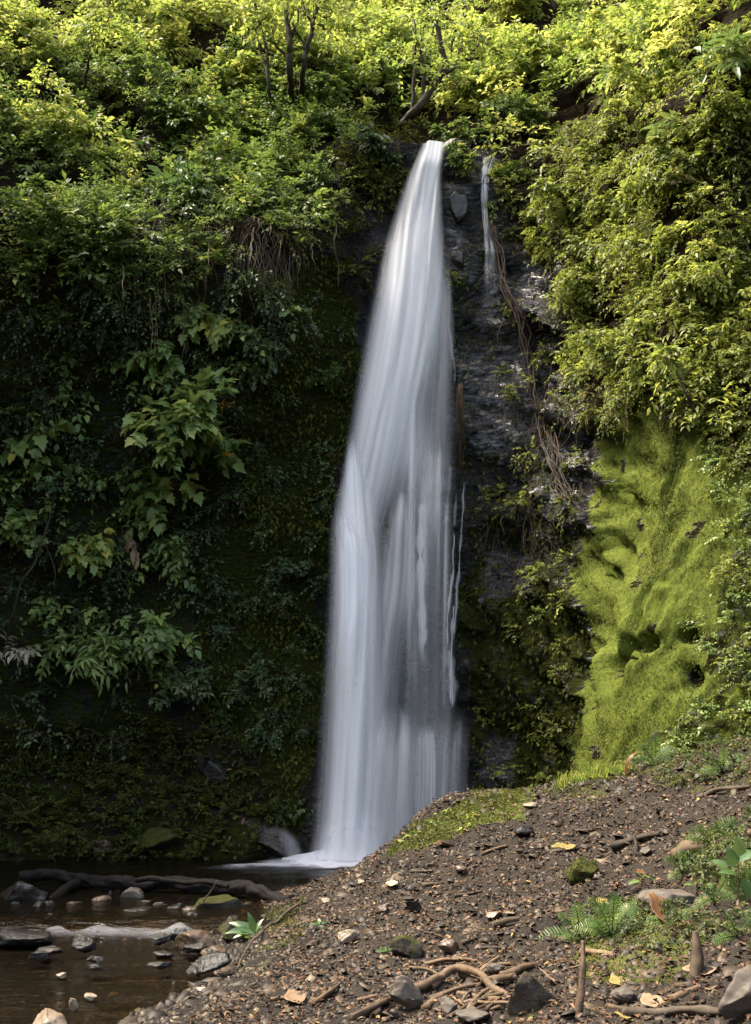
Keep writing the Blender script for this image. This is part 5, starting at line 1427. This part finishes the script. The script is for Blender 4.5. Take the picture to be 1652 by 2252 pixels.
for q in [(1470, 1640), (1490, 1650), (1450, 1655), (1500, 1632), (1520, 1620), (1440, 1668)]:
    weeds('grass_tuft', 'soft pale green grass tuft below the right end of the moss wall', [q], 220, .26, 'fern', 'grass tuft', .09, blades=True)['group'] = 'grass tufts below the moss wall'
weeds('grass', 'short bright grass fringe along the foot of the moss wall', [(u, 1722 - (u - 1240) * .16) for u in range(1235, 1372, 9)], 40, .08, 'leaf_bright', 'grass', .05, blades=True)['kind'] = 'stuff'

# ------------------------------------------------------------------ loose matter on the bank: gravel, leaf litter, moss
def scatter(n, ux, vy, minz=-.2):
    u = rng.uniform(*ux, n * 4); v = rng.uniform(*vy, n * 4)
    y = rng.uniform(3.2, 10.8, n * 4); x = rng.uniform(-3.2, 6.0, n * 4)
    z = ground_z(x, y)
    P = np.stack([x, y, z], 1)
    a, b = project(P)
    ok = (a > ux[0]) & (a < ux[1]) & (b > vy[0]) & (b < vy[1]) & (z > minz)
    return P[ok][:n]
CH_V = np.array([[-1, -.8, 0], [.9, -1, 0], [1, .9, 0], [-.8, 1, 0], [-.7, -.5, 1], [.6, -.7, .9], [.8, .5, .8], [-.5, .7, 1.0]]); CH_F = np.array([[0, 1, 5, 4], [1, 2, 6, 5], [2, 3, 7, 6], [3, 0, 4, 7], [4, 5, 6, 7]])
def chips(P, size, flat, geo, rr=None):
    n = len(P)
    a = rng.uniform(0, 6.28, n); c, s = np.cos(a), np.sin(a)
    sx = size * rng.uniform(.6, 1.5, n); sy = size * rng.uniform(.5, 1.1, n); sz = size * flat * rng.uniform(.5, 1.4, n)
    v = CH_V[None] * (1 + rng.normal(0, .18, (n, 8, 3)))
    v = v * np.stack([sx, sy, sz], 1)[:, None, :]
    tx, ty = rng.normal(0, .3, n), rng.normal(0, .3, n)
    v[..., 2] += v[..., 0] * tx[:, None] + v[..., 1] * ty[:, None]
    X = v[..., 0] * c[:, None] - v[..., 1] * s[:, None]; Y = v[..., 0] * s[:, None] + v[..., 1] * c[:, None]
    V = np.stack([X, Y, v[..., 2]], -1) + P[:, None, :] - np.array([0, 0, .3]) * size[:, None, None] * flat
    F = (CH_F[None] + (np.arange(n) * 8)[:, None, None]).reshape(-1, 4)
    geo.add(V.reshape(-1, 3), F, np.repeat(rng.random(n) if rr is None else rr, 8))
g = Geo()
P = scatter(27000, (-300, 2600), (1500, 2700), -.16)
P = P[~in_poly(*project(P), MOUND)]
PB = scatter(1500, (400, 2600), (1500, 2700), -.1)
sz = .006 + .016 * rng.random(len(P)) ** 3 + .016 * (rng.random(len(P)) < .06)
chips(P, sz, .6, g)
chips(PB, .018 + .03 * rng.random(len(PB)) ** 2, .5, g)
tag(g.build('gravel', M['gravel']), 'brown stone chips and gravel strewn all over the bank', 'gravel', kind='stuff')
g = Geo()
P = scatter(26000, (400, 2600), (1500, 2700), -.02)
n = len(P); P[:, 2] += rng.uniform(.004, .018, n)
leaves(g, P, np.column_stack([rng.normal(0, 1, (n, 2)), rng.normal(0, .25, n)]), np.column_stack([rng.normal(0, .35, (n, 2)), np.ones(n)]), .02 + .03 * rng.random(n) ** 2, .012 + .012 * rng.random(n), 'ovate', rng.random(n))
P = scatter(10000, (400, 2600), (1500, 2700), -.02)
for_ang = rng.uniform(0, 3.14, len(P)); ln = .02 + .05 * rng.random(len(P)) ** 2
d = np.stack([np.cos(for_ang), np.sin(for_ang), rng.normal(0, .15, len(P))], 1)
Q = P + np.array([0, 0, .008])
leaves(g, Q, d, np.column_stack([rng.normal(0, .3, (len(P), 2)), np.ones(len(P))]), ln, .006, 'blade', rng.random(len(P)))
tag(g.build('leaf_litter', M['litter']), 'scattered dead leaves, twigs and bark bits on the bank', 'leaf litter', kind='stuff')
# moss tufts and herbs on the bank where the ground is mossy
k = np.nonzero((gm > .3) & (rng.random(len(gm)) < .95))[0]
k = np.concatenate([np.repeat(k, 5), np.repeat(k[in_poly(gu[k], gv_[k], MOUND)], 12)])
P = GV[k] + np.column_stack([rng.uniform(-.02, .02, (len(k), 2)), np.full(len(k), .004)])
ok = (gm[k] * .8 + .35 * fbm(P * 3, 130, 3)) > .32
P = P[ok]; n = len(P)
g = Geo(); leaves(g, P, np.column_stack([rng.normal(0, 1, (n, 2)), rng.uniform(.1, 1.2, n)]), rng.normal(0, 1, (n, 3)) + np.array([0, 0, .6]), .012 + .016 * rng.random(n), .010, 'simple', np.clip(.5 + .3 * fbm(P * 4, 131, 2), 0, 1))
tag(g.build('moss', M['moss']), 'green moss cushions on the mound and the right of the bank', 'moss', kind='stuff')
def herb_patch(label, poly, n, L, mat, r=.09):
    x = rng.uniform(-1, 4.5, 20000); y = rng.uniform(4, 11, 20000); P = np.stack([x, y, ground_z(x, y)], 1)
    P = P[in_poly(*project(P), poly)][:n]
    O, D, R = clump_sprays(P, np.repeat(np.array([[0, -.3, .9]]), len(P), 0), r * rng.uniform(.6, 1.4, len(P)), 7, .5, .8)
    h = np.repeat(np.clip(rng.normal(.5, .2, len(P)), 0, 1), 7)
    g = Geo(); sprays(g, O, D, R * .9, 9, L, .4, .6, 'simple', (0, -.3, 1), None, h)
    return tag(g.build('ground_cover', M[mat]), label, 'ground cover', kind='stuff')
herb_patch('low green herbs and fern leaflets round the dead brown leaf at the lower right', [(1300, 2010), (1420, 1975), (1560, 2010), (1652, 2010), (1660, 2120), (1560, 2150), (1440, 2090), (1320, 2100), (1250, 2070)], 55, .03, 'herb', .06)
herb_patch('green herbs along the fallen branch at the right edge of the bank', [(1480, 1890), (1560, 1840), (1660, 1800), (1680, 1990), (1600, 1990), (1500, 1960)], 50, .035, 'herb', .07)
herb_patch('sparse herbs along the top of the bank below the wall at the right', [(1380, 1690), (1500, 1630), (1680, 1590), (1680, 1720), (1450, 1730)], 70, .035, 'herb', .06)
# litter on the scree left of the pool and stones under the water
C, N, k = sample(Z_SCREE, 60)
g = Geo(); n = len(C)
leaves(g, C + N * .03, rng.normal(0, 1, (n, 3)), N + np.array([0, 0, .6]) + rng.normal(0, .4, (n, 3)), .05 + .05 * rng.random(n), .035, 'ovate', rng.random(n))
tag(g.build('leaf_litter', M['litter']), 'dead leaves caught on the dark slope left of the pool', 'leaf litter', kind='stuff')
x = rng.uniform(-4.5, -1.0, 2600); y = rng.uniform(5, 10, 2600)
P = np.stack([x, y, ground_z(x, y)], 1)
g = Geo(); chips(P, .015 + .04 * rng.random(len(P)) ** 3, .55, g)
tag(g.build('stream_gravel', M['gravel']), 'brown pebbles on the bed of the shallow stream', 'gravel', kind='stuff')
